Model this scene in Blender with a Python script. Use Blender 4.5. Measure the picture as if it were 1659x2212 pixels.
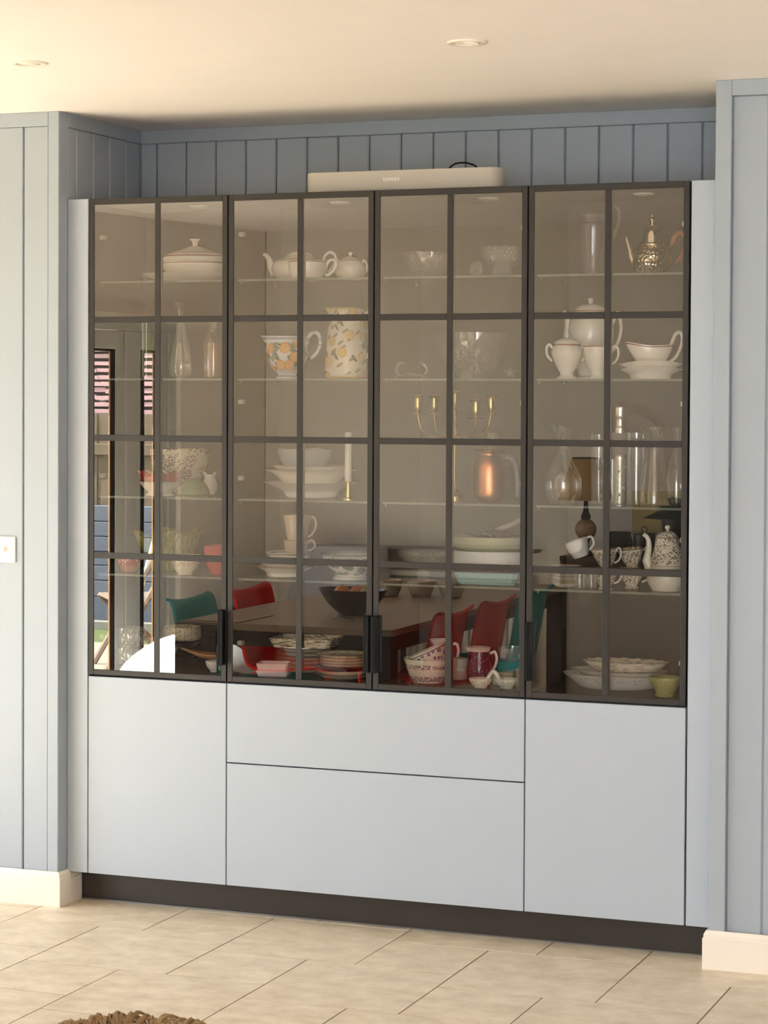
import bpy, math, random
from mathutils import Matrix, Vector

random.seed(7)
scene = bpy.context.scene
for o in list(bpy.data.objects):
    bpy.data.objects.remove(o, do_unlink=True)
COL = scene.collection

# ------------------------------------------------------------------ camera
YAW, PIT, ROL = 0.3661, -0.0255, 0.0049
CAM = Vector((3.5847, -6.6274, 1.6575))
FPX, PPX, PPY = 4935.6, 5.0, -112.4
W, H = 1659, 2212
fwd = Vector((-math.sin(YAW) * math.cos(PIT), math.cos(YAW) * math.cos(PIT), math.sin(PIT)))
rgt = Vector((math.cos(YAW), math.sin(YAW), 0))
upv = rgt.cross(fwd)
R_ = math.cos(ROL) * rgt + math.sin(ROL) * upv
U_ = -math.sin(ROL) * rgt + math.cos(ROL) * upv
cam_d = bpy.data.cameras.new('camera')
cam = bpy.data.objects.new('camera', cam_d)
COL.objects.link(cam)
m = Matrix((R_, U_, -fwd)).transposed().to_4x4()
m.translation = CAM
cam.matrix_world = m
cam_d.sensor_fit = 'VERTICAL'
cam_d.sensor_height = 24.0
cam_d.lens = FPX * 24.0 / H
cam_d.shift_x = -PPX / H
cam_d.shift_y = PPY / H
cam_d.clip_start = 0.05
cam_d.clip_end = 200
scene.camera = cam

# ------------------------------------------------------------------ light
scene.view_settings.view_transform = 'Standard'
scene.view_settings.look = 'None'
scene.view_settings.gamma = 1.0
scene.view_settings.use_curve_mapping = False
scene.view_settings.exposure = 2.08
scene.cycles.transparent_max_bounces = 48
scene.cycles.max_bounces = 14
scene.cycles.diffuse_bounces = 6
scene.cycles.glossy_bounces = 8
scene.cycles.sample_clamp_indirect = 6.0
scene.cycles.caustics_reflective = False
scene.cycles.caustics_refractive = False
world = bpy.data.worlds.new('world')
scene.world = world
world.use_nodes = True
bg = world.node_tree.nodes['Background']
bg.inputs[0].default_value = (0.80, 0.89, 1.0, 1)
bg.inputs[1].default_value = 2.6
SUN_DIR = Vector((0.70, -0.13, -0.69)).normalized()


def add_light(name, kind, loc, direction, **kw):
    d = bpy.data.lights.new(name, kind)
    o = bpy.data.objects.new(name, d)
    COL.objects.link(o)
    o.location = loc
    o.rotation_euler = Vector(direction).to_track_quat('-Z', 'Y').to_euler()
    for k_, v_ in kw.items():
        setattr(d, k_, v_)
    return o


sun = add_light('sun', 'SUN', (-8, 2, 8), SUN_DIR, energy=20.0, angle=0.009, color=(1.0, 0.98, 0.95))
# unseen fill light added behind the camera to brighten the fronts
rear = add_light('rear_fill_light', 'AREA', (3.7, -8.5, 1.35), (0, 1, -0.05), shape='RECTANGLE',
                 size=2.6, size_y=2.0, energy=8.0, color=(1.0, 0.95, 0.88))

# ------------------------------------------------------------------ helpers
def L(*c):
    """sRGB 0-255 to linear rgba"""
    out = []
    for x in c[:3]:
        x = x / 255.0
        out.append(x / 12.92 if x <= 0.04045 else ((x + 0.055) / 1.055) ** 2.4)
    return (out[0], out[1], out[2], 1.0)


class NT:
    def __init__(self, name):
        self.m = bpy.data.materials.new(name)
        self.m.use_nodes = True
        self.t = self.m.node_tree
        self.t.nodes.clear()
        self.out = self.n('ShaderNodeOutputMaterial')

    def n(self, typ, **kw):
        x = self.t.nodes.new(typ)
        for k_, v_ in kw.items():
            setattr(x, k_, v_)
        return x

    def l(self, a, b):
        self.t.links.new(a, b)

    def val(self, sock, v):
        if isinstance(v, bpy.types.NodeSocket):
            self.l(v, sock)
        else:
            sock.default_value = v

    def math(self, op, a, b=0.0, clamp=False):
        x = self.n('ShaderNodeMath', operation=op, use_clamp=clamp)
        self.val(x.inputs[0], a)
        self.val(x.inputs[1], b)
        return x.outputs[0]

    def mix(self, f, a, b):
        x = self.n('ShaderNodeMix', data_type='RGBA')
        self.val(x.inputs[0], f)
        self.val(x.inputs[6], a)
        self.val(x.inputs[7], b)
        return x.outputs[2]

    def principled(self, col, rough=0.5, metal=0.0, **kw):
        p = self.n('ShaderNodeBsdfPrincipled')
        self.val(p.inputs['Base Color'], col)
        self.val(p.inputs['Roughness'], rough)
        p.inputs['Metallic'].default_value = metal
        for k_, v_ in kw.items():
            self.val(p.inputs[k_.replace('_', ' ')], v_)
        self.l(p.outputs[0], self.out.inputs[0])
        return p

    def objco(self):
        return self.n('ShaderNodeTexCoord').outputs['Object']

    def noise(self, co, scale, detail=3.0, rough=0.55):
        x = self.n('ShaderNodeTexNoise')
        if co is not None:
            self.l(co, x.inputs['Vector'])
        x.inputs['Scale'].default_value = scale
        x.inputs['Detail'].default_value = detail
        x.inputs['Roughness'].default_value = rough
        return x.outputs[0]

    def bump(self, h, strength, dist=0.001):
        b = self.n('ShaderNodeBump')
        b.inputs['Strength'].default_value = strength
        b.inputs['Distance'].default_value = dist
        self.l(h, b.inputs['Height'])
        return b.outputs[0]


def plain(name, col, rough=0.5, metal=0.0, var=0.05, scale=6.0, bump=0.0, bscale=200.0, spec=0.5):
    nt = NT(name)
    co = nt.objco()
    f = nt.noise(co, scale)
    dark = tuple(c * (1 - 2 * var) for c in col[:3]) + (1,)
    c = nt.mix(f, dark, tuple(min(1, c * (1 + 2 * var)) for c in col[:3]) + (1,))
    p = nt.principled(c, rough, metal, Specular_IOR_Level=spec)
    if bump:
        nt.l(nt.bump(nt.noise(co, bscale, 2.0), bump), p.inputs['Normal'])
    return nt.m


def cyl_coords(nt, ku, kv, rot=0.0, off=0.0, stretch=1.0):
    """(angle*ku, height*kv) pattern space of a turned vessel"""
    co = nt.objco()
    s = nt.n('ShaderNodeSeparateXYZ')
    nt.l(co, s.inputs[0])
    a = nt.math('MULTIPLY', nt.math('ARCTAN2', s.outputs[1], s.outputs[0]), ku)
    b = nt.math('MULTIPLY', s.outputs[2], kv)
    if rot:
        ca, sa = math.cos(rot), math.sin(rot)
        a, b = (nt.math('ADD', nt.math('MULTIPLY', a, ca), nt.math('MULTIPLY', b, -sa)),
                nt.math('ADD', nt.math('MULTIPLY', a, sa), nt.math('MULTIPLY', b, ca)))
    if stretch != 1.0:
        b = nt.math('MULTIPLY', b, stretch)
    c = nt.n('ShaderNodeCombineXYZ')
    nt.val(c.inputs[0], nt.math('ADD', a, off))
    nt.val(c.inputs[1], b)
    return c.outputs[0], s


def ceramic(name, base, bands=(), spots=(), rough=0.16, var=0.02, spec=0.5):
    """glazed ware: bands=(z0,z1,colour); spots=(ku,kv,radius,colour,probability,rot,off[,zmin,zmax])"""
    nt = NT(name)
    co = nt.objco()
    f = nt.noise(co, 14.0)
    col = nt.mix(f, tuple(c * (1 - var) for c in base[:3]) + (1,), tuple(min(1, c * (1 + var)) for c in base[:3]) + (1,))
    sep = nt.n('ShaderNodeSeparateXYZ')
    nt.l(co, sep.inputs[0])
    def cells(ku, kv, rad, prob, rot, off, stretch, rnd=0.75):
        vec, _ = cyl_coords(nt, ku, kv, rot, off, stretch)
        v = nt.n('ShaderNodeTexVoronoi', voronoi_dimensions='2D')
        nt.l(vec, v.inputs['Vector'])
        v.inputs['Scale'].default_value = 1.0
        v.inputs['Randomness'].default_value = rnd
        msk = nt.math('LESS_THAN', v.outputs['Distance'], rad)
        cs = nt.n('ShaderNodeSeparateColor')
        nt.l(v.outputs['Color'], cs.inputs[0])
        return nt.math('MULTIPLY', msk, nt.math('LESS_THAN', cs.outputs[0], prob))
    for sp in spots:
        if not isinstance(sp, dict):
            d_ = dict(ku=sp[0], kv=sp[1], r=sp[2], col=sp[3], prob=sp[4], rot=sp[5], off=sp[6])
            if len(sp) > 7: d_.update(z0=sp[7], z1=sp[8])
            sp = d_
        msk = cells(sp['ku'], sp['kv'], sp['r'], sp.get('prob', 1.0), sp.get('rot', 0), sp.get('off', 0), sp.get('st', 1.0), sp.get('rnd', 0.75))
        if 'cl' in sp:
            c_ = sp['cl']
            msk = nt.math('MULTIPLY', msk, cells(c_[0], c_[1], c_[2], c_[3], 0.3, c_[4], 1.0))
        if 'z0' in sp:
            msk = nt.math('MULTIPLY', msk, nt.math('GREATER_THAN', sep.outputs[2], sp['z0']))
            msk = nt.math('MULTIPLY', msk, nt.math('LESS_THAN', sep.outputs[2], sp['z1']))
        col = nt.mix(msk, col, sp['col'])
    for z0, z1, c2 in bands:
        msk = nt.math('MULTIPLY', nt.math('GREATER_THAN', sep.outputs[2], z0), nt.math('LESS_THAN', sep.outputs[2], z1))
        col = nt.mix(msk, col, c2)
    nt.principled(col, rough, Specular_IOR_Level=spec)
    return nt.m


def thin_glass(name, tint=(1, 1, 1), fac=0.04, edge=0.55, milk=0.0, milkcol=(0.9, 0.9, 0.88), cut=None, rough=0.02, blend=0.35):
    nt = NT(name)
    tr = nt.n('ShaderNodeBsdfTransparent')
    tr.inputs[0].default_value = tuple(tint) + (1,)
    gl = nt.n('ShaderNodeBsdfGlossy')
    gl.inputs['Roughness'].default_value = rough
    gl.inputs['Color'].default_value = (1, 1, 1, 1)
    lw = nt.n('ShaderNodeLayerWeight')
    lw.inputs[0].default_value = blend
    if cut:
        co = nt.objco()
        if cut[0] == 'voronoi':
            v = nt.n('ShaderNodeTexVoronoi', feature='DISTANCE_TO_EDGE')
            nt.l(co, v.inputs['Vector'])
            v.inputs['Scale'].default_value = cut[1]
            h = v.outputs[0]
        else:
            vec, _ = cyl_coords(nt, cut[1], cut[2], 0.785)
            ch = nt.n('ShaderNodeTexChecker')
            v = nt.n('ShaderNodeTexVoronoi', feature='F1', voronoi_dimensions='2D', distance='CHEBYCHEV')
            v.inputs['Randomness'].default_value = 0.0
            v.inputs['Scale'].default_value = 1.0
            nt.l(vec, v.inputs['Vector'])
            h = v.outputs[0]
            nt.t.nodes.remove(ch)
        b = nt.bump(h, cut[-1], 0.01)
        nt.l(b, gl.inputs['Normal'])
        nt.l(b, lw.inputs['Normal'])
    f = nt.math('ADD', nt.math('MULTIPLY', lw.outputs['Facing'], edge), fac, clamp=True)
    f = nt.math('MULTIPLY', f, 1.0)
    mx = nt.n('ShaderNodeMixShader')
    nt.l(f, mx.inputs[0])
    nt.l(tr.outputs[0], mx.inputs[1])
    nt.l(gl.outputs[0], mx.inputs[2])
    last = mx.outputs[0]
    if milk:
        df = nt.n('ShaderNodeBsdfDiffuse')
        df.inputs[0].default_value = tuple(milkcol) + (1,)
        m2 = nt.n('ShaderNodeMixShader')
        m2.inputs[0].default_value = milk
        nt.l(last, m2.inputs[1])
        nt.l(df.outputs[0], m2.inputs[2])
        last = m2.outputs[0]
    nt.l(last, nt.out.inputs[0])
    return nt.m


def metal(name, col, rough=0.2, hammer=0.0, hscale=90.0):
    nt = NT(name)
    p = nt.principled(col, rough, 1.0)
    if hammer:
        v = nt.n('ShaderNodeTexVoronoi', feature='F1')
        nt.l(nt.objco(), v.inputs['Vector'])
        v.inputs['Scale'].default_value = hscale
        nt.l(nt.bump(v.outputs[0], hammer, 0.004), p.inputs['Normal'])
    return nt.m


class MB:
    """collects geometry for ONE mesh object"""
    def __init__(self):
        self.v, self.f, self.mi = [], [], []
        self.cur = 0

    def add(self, vs, fs, M=None, mi=None):
        b = len(self.v)
        for p in vs:
            p = Vector(p)
            self.v.append(tuple(M @ p) if M is not None else tuple(p))
        for q in fs:
            self.f.append(tuple(i + b for i in q))
            self.mi.append(self.cur if mi is None else mi)
        return self

    def box(self, x0, y0, z0, x1, y1, z1, c=0.0, M=None, mi=None):
        if x0 > x1: x0, x1 = x1, x0
        if y0 > y1: y0, y1 = y1, y0
        if z0 > z1: z0, z1 = z1, z0
        if c <= 0:
            vs = [(x, y, z) for x in (x0, x1) for y in (y0, y1) for z in (z0, z1)]
            fs = [(0, 1, 3, 2), (4, 6, 7, 5), (0, 4, 5, 1), (2, 3, 7, 6), (0, 2, 6, 4), (1, 5, 7, 3)]
            return self.add(vs, fs, M, mi)
        c = min(c, (x1 - x0) / 2.01, (y1 - y0) / 2.01, (z1 - z0) / 2.01)
        vs, idx = [], {}
        for ix, x in enumerate((x0, x1)):
            for iy, y in enumerate((y0, y1)):
                for iz, z in enumerate((z0, z1)):
                    sx, sy, sz = (1 if ix == 0 else -1), (1 if iy == 0 else -1), (1 if iz == 0 else -1)
                    for a in range(3):
                        d = [sx * c, sy * c, sz * c]
                        d[a] = 0
                        idx[(ix, iy, iz, a)] = len(vs)
                        vs.append((x + d[0], y + d[1], z + d[2]))
        g = lambda *k_: idx[k_]
        fs = []
        for a in range(3):
            o1, o2 = [q for q in range(3) if q != a]
            for s in (0, 1):
                def key(p, q):
                    t = [0, 0, 0]; t[a] = s; t[o1] = p; t[o2] = q
                    return g(t[0], t[1], t[2], a)
                fs.append((key(0, 0), key(1, 0), key(1, 1), key(0, 1)))
        for a in range(3):
            o1, o2 = [q for q in range(3) if q != a]
            for p in (0, 1):
                for q in (0, 1):
                    def key(s, ax):
                        t = [0, 0, 0]; t[a] = s; t[o1] = p; t[o2] = q
                        return g(t[0], t[1], t[2], ax)
                    fs.append((key(0, o1), key(1, o1), key(1, o2), key(0, o2)))
        for ix in (0, 1):
            for iy in (0, 1):
                for iz in (0, 1):
                    fs.append((g(ix, iy, iz, 0), g(ix, iy, iz, 1), g(ix, iy, iz, 2)))
        return self.add(vs, fs, M, mi)

    def lathe(self, prof, n=40, sy=1.0, mod=None, M=None, mi=None):
        vs, fs, rings = [], [], []
        for r, h in prof:
            if r < 1e-6:
                rings.append([len(vs)])
                vs.append((0, 0, h))
            else:
                ring = []
                for i in range(n):
                    a = 2 * math.pi * i / n
                    rr, hh = (r, h) if mod is None else mod(r, h, a)
                    ring.append(len(vs))
                    vs.append((rr * math.cos(a), rr * math.sin(a) * sy, hh))
                rings.append(ring)
        for A, B in zip(rings[:-1], rings[1:]):
            if len(A) == 1 and len(B) == 1:
                continue
            for i in range(n):
                j = (i + 1) % n
                if len(A) == 1:
                    fs.append((A[0], B[j], B[i]))
                elif len(B) == 1:
                    fs.append((A[i], A[j], B[0]))
                else:
                    fs.append((A[i], A[j], B[j], B[i]))
        return self.add(vs, fs, M, mi)

    def tube(self, pts, rad, n=10, flat=1.0, cap=True, M=None, mi=None, side=None):
        pts = [Vector(p) for p in pts]
        if not hasattr(rad, '__len__'):
            rad = [rad] * len(pts)
        vs, fs, rings = [], [], []
        prev = None
        for i, p in enumerate(pts):
            t = (pts[min(i + 1, len(pts) - 1)] - pts[max(i - 1, 0)])
            t = t.normalized() if t.length > 1e-9 else Vector((0, 0, 1))
            if side is not None:
                b = Vector(side)
                b = (b - b.dot(t) * t)
                b = b.normalized() if b.length > 1e-6 else t.orthogonal().normalized()
            elif prev is None:
                b = t.orthogonal().normalized()
            else:
                b = (prev - prev.dot(t) * t).normalized()
            prev = b
            c = t.cross(b)
            ring = []
            for k_ in range(n):
                a = 2 * math.pi * k_ / n
                ring.append(len(vs))
                vs.append(tuple(p + rad[i] * (math.cos(a) * b * flat + math.sin(a) * c)))
            rings.append(ring)
        for A, B in zip(rings[:-1], rings[1:]):
            for k_ in range(n):
                j = (k_ + 1) % n
                fs.append((A[k_], A[j], B[j], B[k_]))
        if cap:
            fs.append(tuple(reversed(rings[0])))
            fs.append(tuple(rings[-1]))
        return self.add(vs, fs, M, mi)

    def ball(self, c, rx, ry=None, rz=None, n=16, m_=10, mi=None, M=None):
        ry = rx if ry is None else ry
        rz = rx if rz is None else rz
        pr = [(math.sin(math.pi * i / m_), -math.cos(math.pi * i / m_)) for i in range(m_ + 1)]
        pr[0] = (0, -1); pr[-1] = (0, 1)
        T = Matrix.Translation(Vector(c)) @ Matrix.Diagonal((rx, ry, rz, 1))
        return self.lathe(pr, n, M=(M @ T if M is not None else T), mi=mi)

    def prism(self, poly, y0, y1, M=None, mi=None):
        """polygon in xz extruded along y"""
        n = len(poly)
        vs = [(x, y0, z) for x, z in poly] + [(x, y1, z) for x, z in poly]
        fs = [tuple(range(n)), tuple(reversed(range(n, 2 * n)))]
        fs += [(i, i + n, (i + 1) % n + n, (i + 1) % n) for i in range(n)]
        return self.add(vs, fs, M, mi)

    def mesh(self, name, mats, smooth=None):
        me = bpy.data.meshes.new(name)
        me.from_pydata(self.v, [], self.f)
        if not isinstance(mats, (list, tuple)):
            mats = [mats]
        for mt in mats:
            me.materials.append(mt)
        if any(self.mi):
            me.polygons.foreach_set('material_index', self.mi)
        import bmesh
        bm = bmesh.new()
        bm.from_mesh(me)
        bmesh.ops.recalc_face_normals(bm, faces=bm.faces)
        bm.to_mesh(me)
        bm.free()
        if smooth:
            me.polygons.foreach_set('use_smooth', [True] * len(me.polygons))
            me.set_sharp_from_angle(angle=math.radians(smooth))
        me.update()
        return me

    def build(self, name, mats, parent=None, loc=None, rz=0.0, smooth=None, rot=None):
        return obj(name, self.mesh(name, mats, smooth), parent, loc, rz, rot)


def obj(name, me, parent=None, loc=None, rz=0.0, rot=None):
    o = bpy.data.objects.new(name, me)
    COL.objects.link(o)
    if parent is not None:
        o.parent = parent
    if loc is not None:
        o.location = loc
    if rot is not None:
        o.rotation_euler = rot
    elif rz:
        o.rotation_euler = (0, 0, rz)
    return o


def tag(o, label, cat, group=None, kind=None):
    if label: o['label'] = label
    if cat: o['category'] = cat
    if group: o['group'] = group
    if kind: o['kind'] = kind
    return o


def struct(o, label=None):
    o['kind'] = 'structure'
    if label: o['label'] = label
    return o


def empty(name, label, cat, loc=(0, 0, 0), rz=0.0, group=None, rot=None):
    o = bpy.data.objects.new(name, None)
    COL.objects.link(o)
    o.empty_display_size = 0.05
    o.location = loc
    o.rotation_euler = rot if rot is not None else (0, 0, rz)
    return tag(o, label, cat, group)


def cr(pts, sub=4):
    """Catmull-Rom through points; a point with a trailing 1 is a corner"""
    segs, cur = [], []
    for p in pts:
        d = len(p)
        sharp = isinstance(p[-1], str)
        q = Vector([float(x) for x in (p[:-1] if sharp else p)])
        cur.append(q)
        if sharp and len(cur) > 1:
            segs.append(cur)
            cur = [q]
    if len(cur) > 1:
        segs.append(cur)
    out = []
    for s in segs:
        n = len(s)
        for i in range(n - 1):
            p0, p1, p2, p3 = s[max(i - 1, 0)], s[i], s[i + 1], s[min(i + 2, n - 1)]
            for k_ in range(sub):
                t = k_ / sub
                out.append(0.5 * ((2 * p1) + (p2 - p0) * t + (2 * p0 - 5 * p1 + 4 * p2 - p3) * t * t + (3 * p1 - p0 - 3 * p2 + p3) * t ** 3))
        if s is segs[-1]:
            out.append(s[-1])
    return out


def prof(pts, k=1.0, sub=4):
    hs = [p[1] for p in pts]
    lo, hi = min(hs), max(hs)
    return [(max(0.0, p[0]) * k, min(hi, max(lo, p[1])) * k) for p in cr(pts, sub)]


def bowl_prof(outer, t, k=1.0, floor=None, sub=4):
    """open vessel: outer wall (r,h) in px, wall t px; returns closed profile"""
    o = prof(outer, k, sub)
    t *= k
    hb = min(p[1] for p in o)
    fl = (floor * k) if floor is not None else hb + t
    inner = [(max(r - t, 0.0), h) for r, h in reversed(o) if h > fl + t * 0.5 and r - t > 0]
    res = [(0.0, o[0][1])] + o + inner
    if inner:
        res.append((inner[-1][0] * 0.9, fl))
    res.append((0.0, fl))
    return res


# photograph column -> world x on a depth plane; metres per photo pixel there
def ray(u, v):
    return fwd + R_ * ((u - W / 2 - PPX) / FPX) - U_ * ((v - H / 2 - PPY) / FPX)


def at(u, v, y):
    d = ray(u, v)
    return CAM + d * ((y - CAM.y) / d.y)


def kpx(p):
    return (Vector(p) - CAM).dot(fwd) / FPX


LEV = {'A': (2.047, 600), 'B': (1.730, 817), 'C': (1.345, 1080), 'D': (1.090, 1255), 'E': (0.7755, 1465)}


def spot(u, y, lev):
    z, v = LEV[lev]
    p = at(u, v, y)
    p = Vector((p.x, y, z))
    return p, kpx(p)

# ------------------------------------------------------------------ materials
def wall_paint(name, col):
    nt = NT(name)
    co = nt.objco()
    f = nt.noise(co, 3.0)
    c = nt.mix(f, tuple(x * 0.97 for x in col[:3]) + (1,), tuple(x * 1.03 for x in col[:3]) + (1,))
    p = nt.principled(c, 0.5)
    nt.l(nt.bump(nt.noise(co, 350.0, 2.0), 0.08), p.inputs['Normal'])
    return nt.m


M_PANEL = wall_paint('blue_grey_paint', L(160, 169, 179))
M_CEIL = plain('ceiling_paint', L(247, 239, 236), 0.7, var=0.012, bump=0.06, bscale=260)
M_ROOM = wall_paint('pale_greige_paint', L(238, 231, 221))
M_SKIRT = plain('skirting_paint', L(236, 228, 216), 0.35, var=0.01)
M_FRONT = plain('cabinet_front_lacquer', L(171, 180, 191), 0.42, var=0.008, scale=2)
M_FRAME = plain('bronze_black_frame', L(36, 31, 27), 0.5, var=0.03)
M_BLACK = plain('black_handle', L(9, 9, 10), 0.6, var=0.02, spec=0.2)
M_PLINTH = plain('dark_plinth', L(50, 44, 40), 0.4, var=0.04)
M_CARC = plain('dark_carcase', L(46, 41, 37), 0.55, var=0.03)
M_GAP = plain('shadow_gap', L(12, 12, 13), 0.6, var=0.0)
M_CLIP = plain('hinge_clip', L(225, 220, 208), 0.35, var=0.01)
M_PIN = plain('clear_pin', L(128, 122, 112), 0.3, var=0.01)
M_STRIP = metal('plinth_seal', L(150, 150, 152), 0.35)


def cabinet_glass():
    nt = NT('smoked_mirror_glass')
    tr = nt.n('ShaderNodeBsdfTransparent')
    tr.inputs[0].default_value = (1.0, 0.985, 0.955, 1)
    gl = nt.n('ShaderNodeBsdfGlossy')
    gl.inputs['Roughness'].default_value = 0.0
    gl.inputs['Color'].default_value = (1.0, 0.99, 0.97, 1)
    fr = nt.n('ShaderNodeFresnel')
    fr.inputs[0].default_value = 1.5
    f = nt.math('ADD', fr.outputs[0], 0.15, clamp=True)
    mx = nt.n('ShaderNodeMixShader')
    nt.l(f, mx.inputs[0])
    nt.l(tr.outputs[0], mx.inputs[1])
    nt.l(gl.outputs[0], mx.inputs[2])
    nt.l(mx.outputs[0], nt.out.inputs[0])
    return nt.m


M_CGLASS = cabinet_glass()
nt = NT('smoked_glass_back')
tr = nt.n('ShaderNodeBsdfTransparent')
tr.inputs[0].default_value = (1.0, 0.995, 0.99, 1)
nt.l(tr.outputs[0], nt.out.inputs[0])
M_CGBACK = nt.m
M_SHELF = thin_glass('shelf_glass', (0.97, 0.985, 0.975), 0.02, 0.25, 0.02, (0.7, 0.78, 0.74))
M_SHELFEDGE = plain('shelf_glass_edge', L(126, 134, 124), 0.3, var=0.02)
M_WINGLASS = thin_glass('window_glass', (0.96, 0.97, 0.96), 0.03, 0.3)


def tile_mat():
    nt = NT('beige_stone_tile')
    geo = nt.n('ShaderNodeNewGeometry')
    oi = nt.n('ShaderNodeObjectInfo')
    add = nt.n('ShaderNodeVectorMath', operation='ADD')
    nt.l(geo.outputs['Position'], add.inputs[0])
    sc = nt.n('ShaderNodeVectorMath', operation='SCALE')
    cx = nt.n('ShaderNodeCombineXYZ')
    nt.l(oi.outputs['Random'], cx.inputs[0])
    nt.l(oi.outputs['Random'], cx.inputs[2])
    nt.l(cx.outputs[0], sc.inputs[0])
    sc.inputs['Scale'].default_value = 37.0
    nt.l(sc.outputs[0], add.inputs[1])
    mp = nt.n('ShaderNodeMapping')
    mp.inputs['Scale'].default_value = (3.2, 4.2, 1.0)
    nt.l(add.outputs[0], mp.inputs[0])
    n1 = nt.noise(mp.outputs[0], 3.0, 8.0, 0.68)
    n2 = nt.noise(mp.outputs[0], 11.0, 4.0, 0.6)
    r = nt.n('ShaderNodeValToRGB')
    r.color_ramp.elements[0].position = 0.30
    r.color_ramp.elements[0].color = L(198, 182, 156)
    r.color_ramp.elements[1].position = 0.66
    r.color_ramp.elements[1].color = L(238, 226, 204)
    nt.l(n1, r.inputs[0])
    f2 = nt.math('MULTIPLY', n2, 0.3)
    c = nt.mix(f2, r.outputs[0], L(228, 215, 193))
    c = nt.mix(nt.math('MULTIPLY', oi.outputs['Random'], 0.12), c, L(240, 228, 208))
    p = nt.principled(c, 0.42)
    nt.l(nt.bump(n2, 0.05, 0.002), p.inputs['Normal'])
    return nt.m


M_TILE = tile_mat()
M_GROUT = plain('brown_grout', L(138, 116, 94), 0.8, var=0.05)

# ------------------------------------------------------------------ room shell
HC = 2.596
XL, XR, YN, YB = -0.078, 2.088, -0.0555, 0.519
ZT, ZB, ZLB, ZS = 2.3137, 0.7572, 0.1048, 0.4991
XMAX, YMIN = 5.0, -8.6
WA = Vector((-1.856, -3.491)); WB = Vector((-1.584, -4.965))
wd = (WB - WA).normalized()            # along the garden wall, away from the cabinet
wn = Vector((wd.y, -wd.x))             # into the garden (-x side)
if wn.x > 0: wn = -wn
W0 = WA - wd * 3.53                    # corner with the panelled wall

floor = struct(MB().box(-2.75, YMIN - 0.1, -0.12, XMAX + 0.1, 0.62, -0.0012).build('floor', M_GROUT), 'beige stone tile floor laid in a pattern of large and small squares')
ceil = struct(MB().box(-2.9, YMIN - 0.2, HC, XMAX + 0.2, 0.75, HC + 0.25).build('ceiling', M_CEIL), 'warm white plastered ceiling')

TA, TB_ = 0.463, 0.312
def tile_mesh(s, nm):
    g = 0.0042
    return MB().box(g / 2, g / 2, -0.02, s - g / 2, s - g / 2, 0.0, 0.0006).mesh(nm, M_TILE)
big_me, small_me = tile_mesh(TA, 'big_tile'), tile_mesh(TB_, 'small_tile')
def in_room(x, y):
    if x > XMAX + 0.2 or y < YMIN - 0.1 or y > 0.36: return False
    if y < -5.05 and x < 2.05: return False
    xl = WA.x + (y - WA.y) * wd.x / wd.y
    return x > xl - 0.25
cand = []
for i in range(-30, 31):
    for j in range(-30, 31):
        px_ = 0.183 + i * TA + j * TB_
        py_ = -0.722 + i * TB_ - j * TA
        for s, ox, me in ((TA, 0.0, big_me), (TB_, TA, small_me)):
            x, y = px_ + ox, py_
            if in_room(x + s / 2, y + s / 2) and y + s < 0.61:
                cand.append((Vector((x + s / 2 - 1.0, y + s / 2 + 0.6)).length, x, y, me))
cand.sort(key=lambda c: c[0])
for d, x, y, me in cand[:300]:
    obj('tile', me, floor, (x, y, random.uniform(-0.0004, 0.0004)))
rest = MB()
for d, x, y, me in cand[300:]:
    s = TA if me is big_me else TB_
    rest.box(x + .0014, y + .0014, -0.02, x + s - .0014, y + s - .0014, 0.0, 0.0016)
if rest.v:
    tag(rest.build('far_tiles', M_TILE, floor), None, None, kind='stuff')

# panelled wall: nib left, recess, nib right; boards are separate pieces
wall_l = struct(MB().box(-2.75, YN + 0.012, 0, XL - 0.012, 0.62, HC).build('wall_left', M_PANEL), 'blue grey panelled wall left of the cabinet')
wall_r = struct(MB().box(XR + 0.012, YN + 0.012, 0, XMAX, 0.62, HC).build('wall_right', M_PANEL), 'blue grey panelled wall right of the cabinet')
wall_b = struct(MB().box(XL - 0.012, YB + 0.012, 0, XR + 0.012, 0.62, HC).build('wall_back', M_PANEL), 'blue grey panelled back of the cabinet recess')
RAIL = 0.046
def board(par, a0, a1, z0, z1, plane, axis):
    b = MB()
    g = 0.0022
    if axis == 'x':
        b.box(a0 + g, plane, z0, a1 - g, plane + 0.013, z1, 0.003)
    else:
        b.box(plane - 0.013, a0 + g, z0, plane, a1 - g, z1, 0.003)
    return b.build('board', M_PANEL, par)
# left nib front: boards, stile, rail
edges = [-2.7] + [-0.211 - 0.113 * i for i in range(21, -1, -1)] + [-0.116]
for a0, a1 in zip(edges[:-1], edges[1:]):
    board(wall_l, a0, a1, 0.08, HC - RAIL, YN, 'x')
MB().box(-0.117, YN - 0.004, 0.02, XL, YN + 0.02, HC, 0.002).build('corner_stile', M_PANEL, wall_l)
MB().box(-2.7, YN - 0.004, HC - RAIL, -0.117, YN + 0.02, HC, 0.002).build('top_rail', M_PANEL, wall_l)
# left nib return (inside of the recess)
ye = [-0.0, 0.06, 0.178, 0.293, 0.411, YB]
for a0, a1 in zip(ye[:-1], ye[1:]):
    board(wall_l, a0, a1, 0.05, HC - RAIL, XL - 0.001, 'y')
MB().box(XL - 0.02, YN + 0.001, 0.02, XL + 0.0005, 0.0, HC, 0.001).build('return_stile', M_PANEL, wall_l)
MB().box(XL - 0.02, 0.0, HC - RAIL, XL + 0.004, YB, HC, 0.002).build('return_rail', M_PANEL, wall_l)
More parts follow.
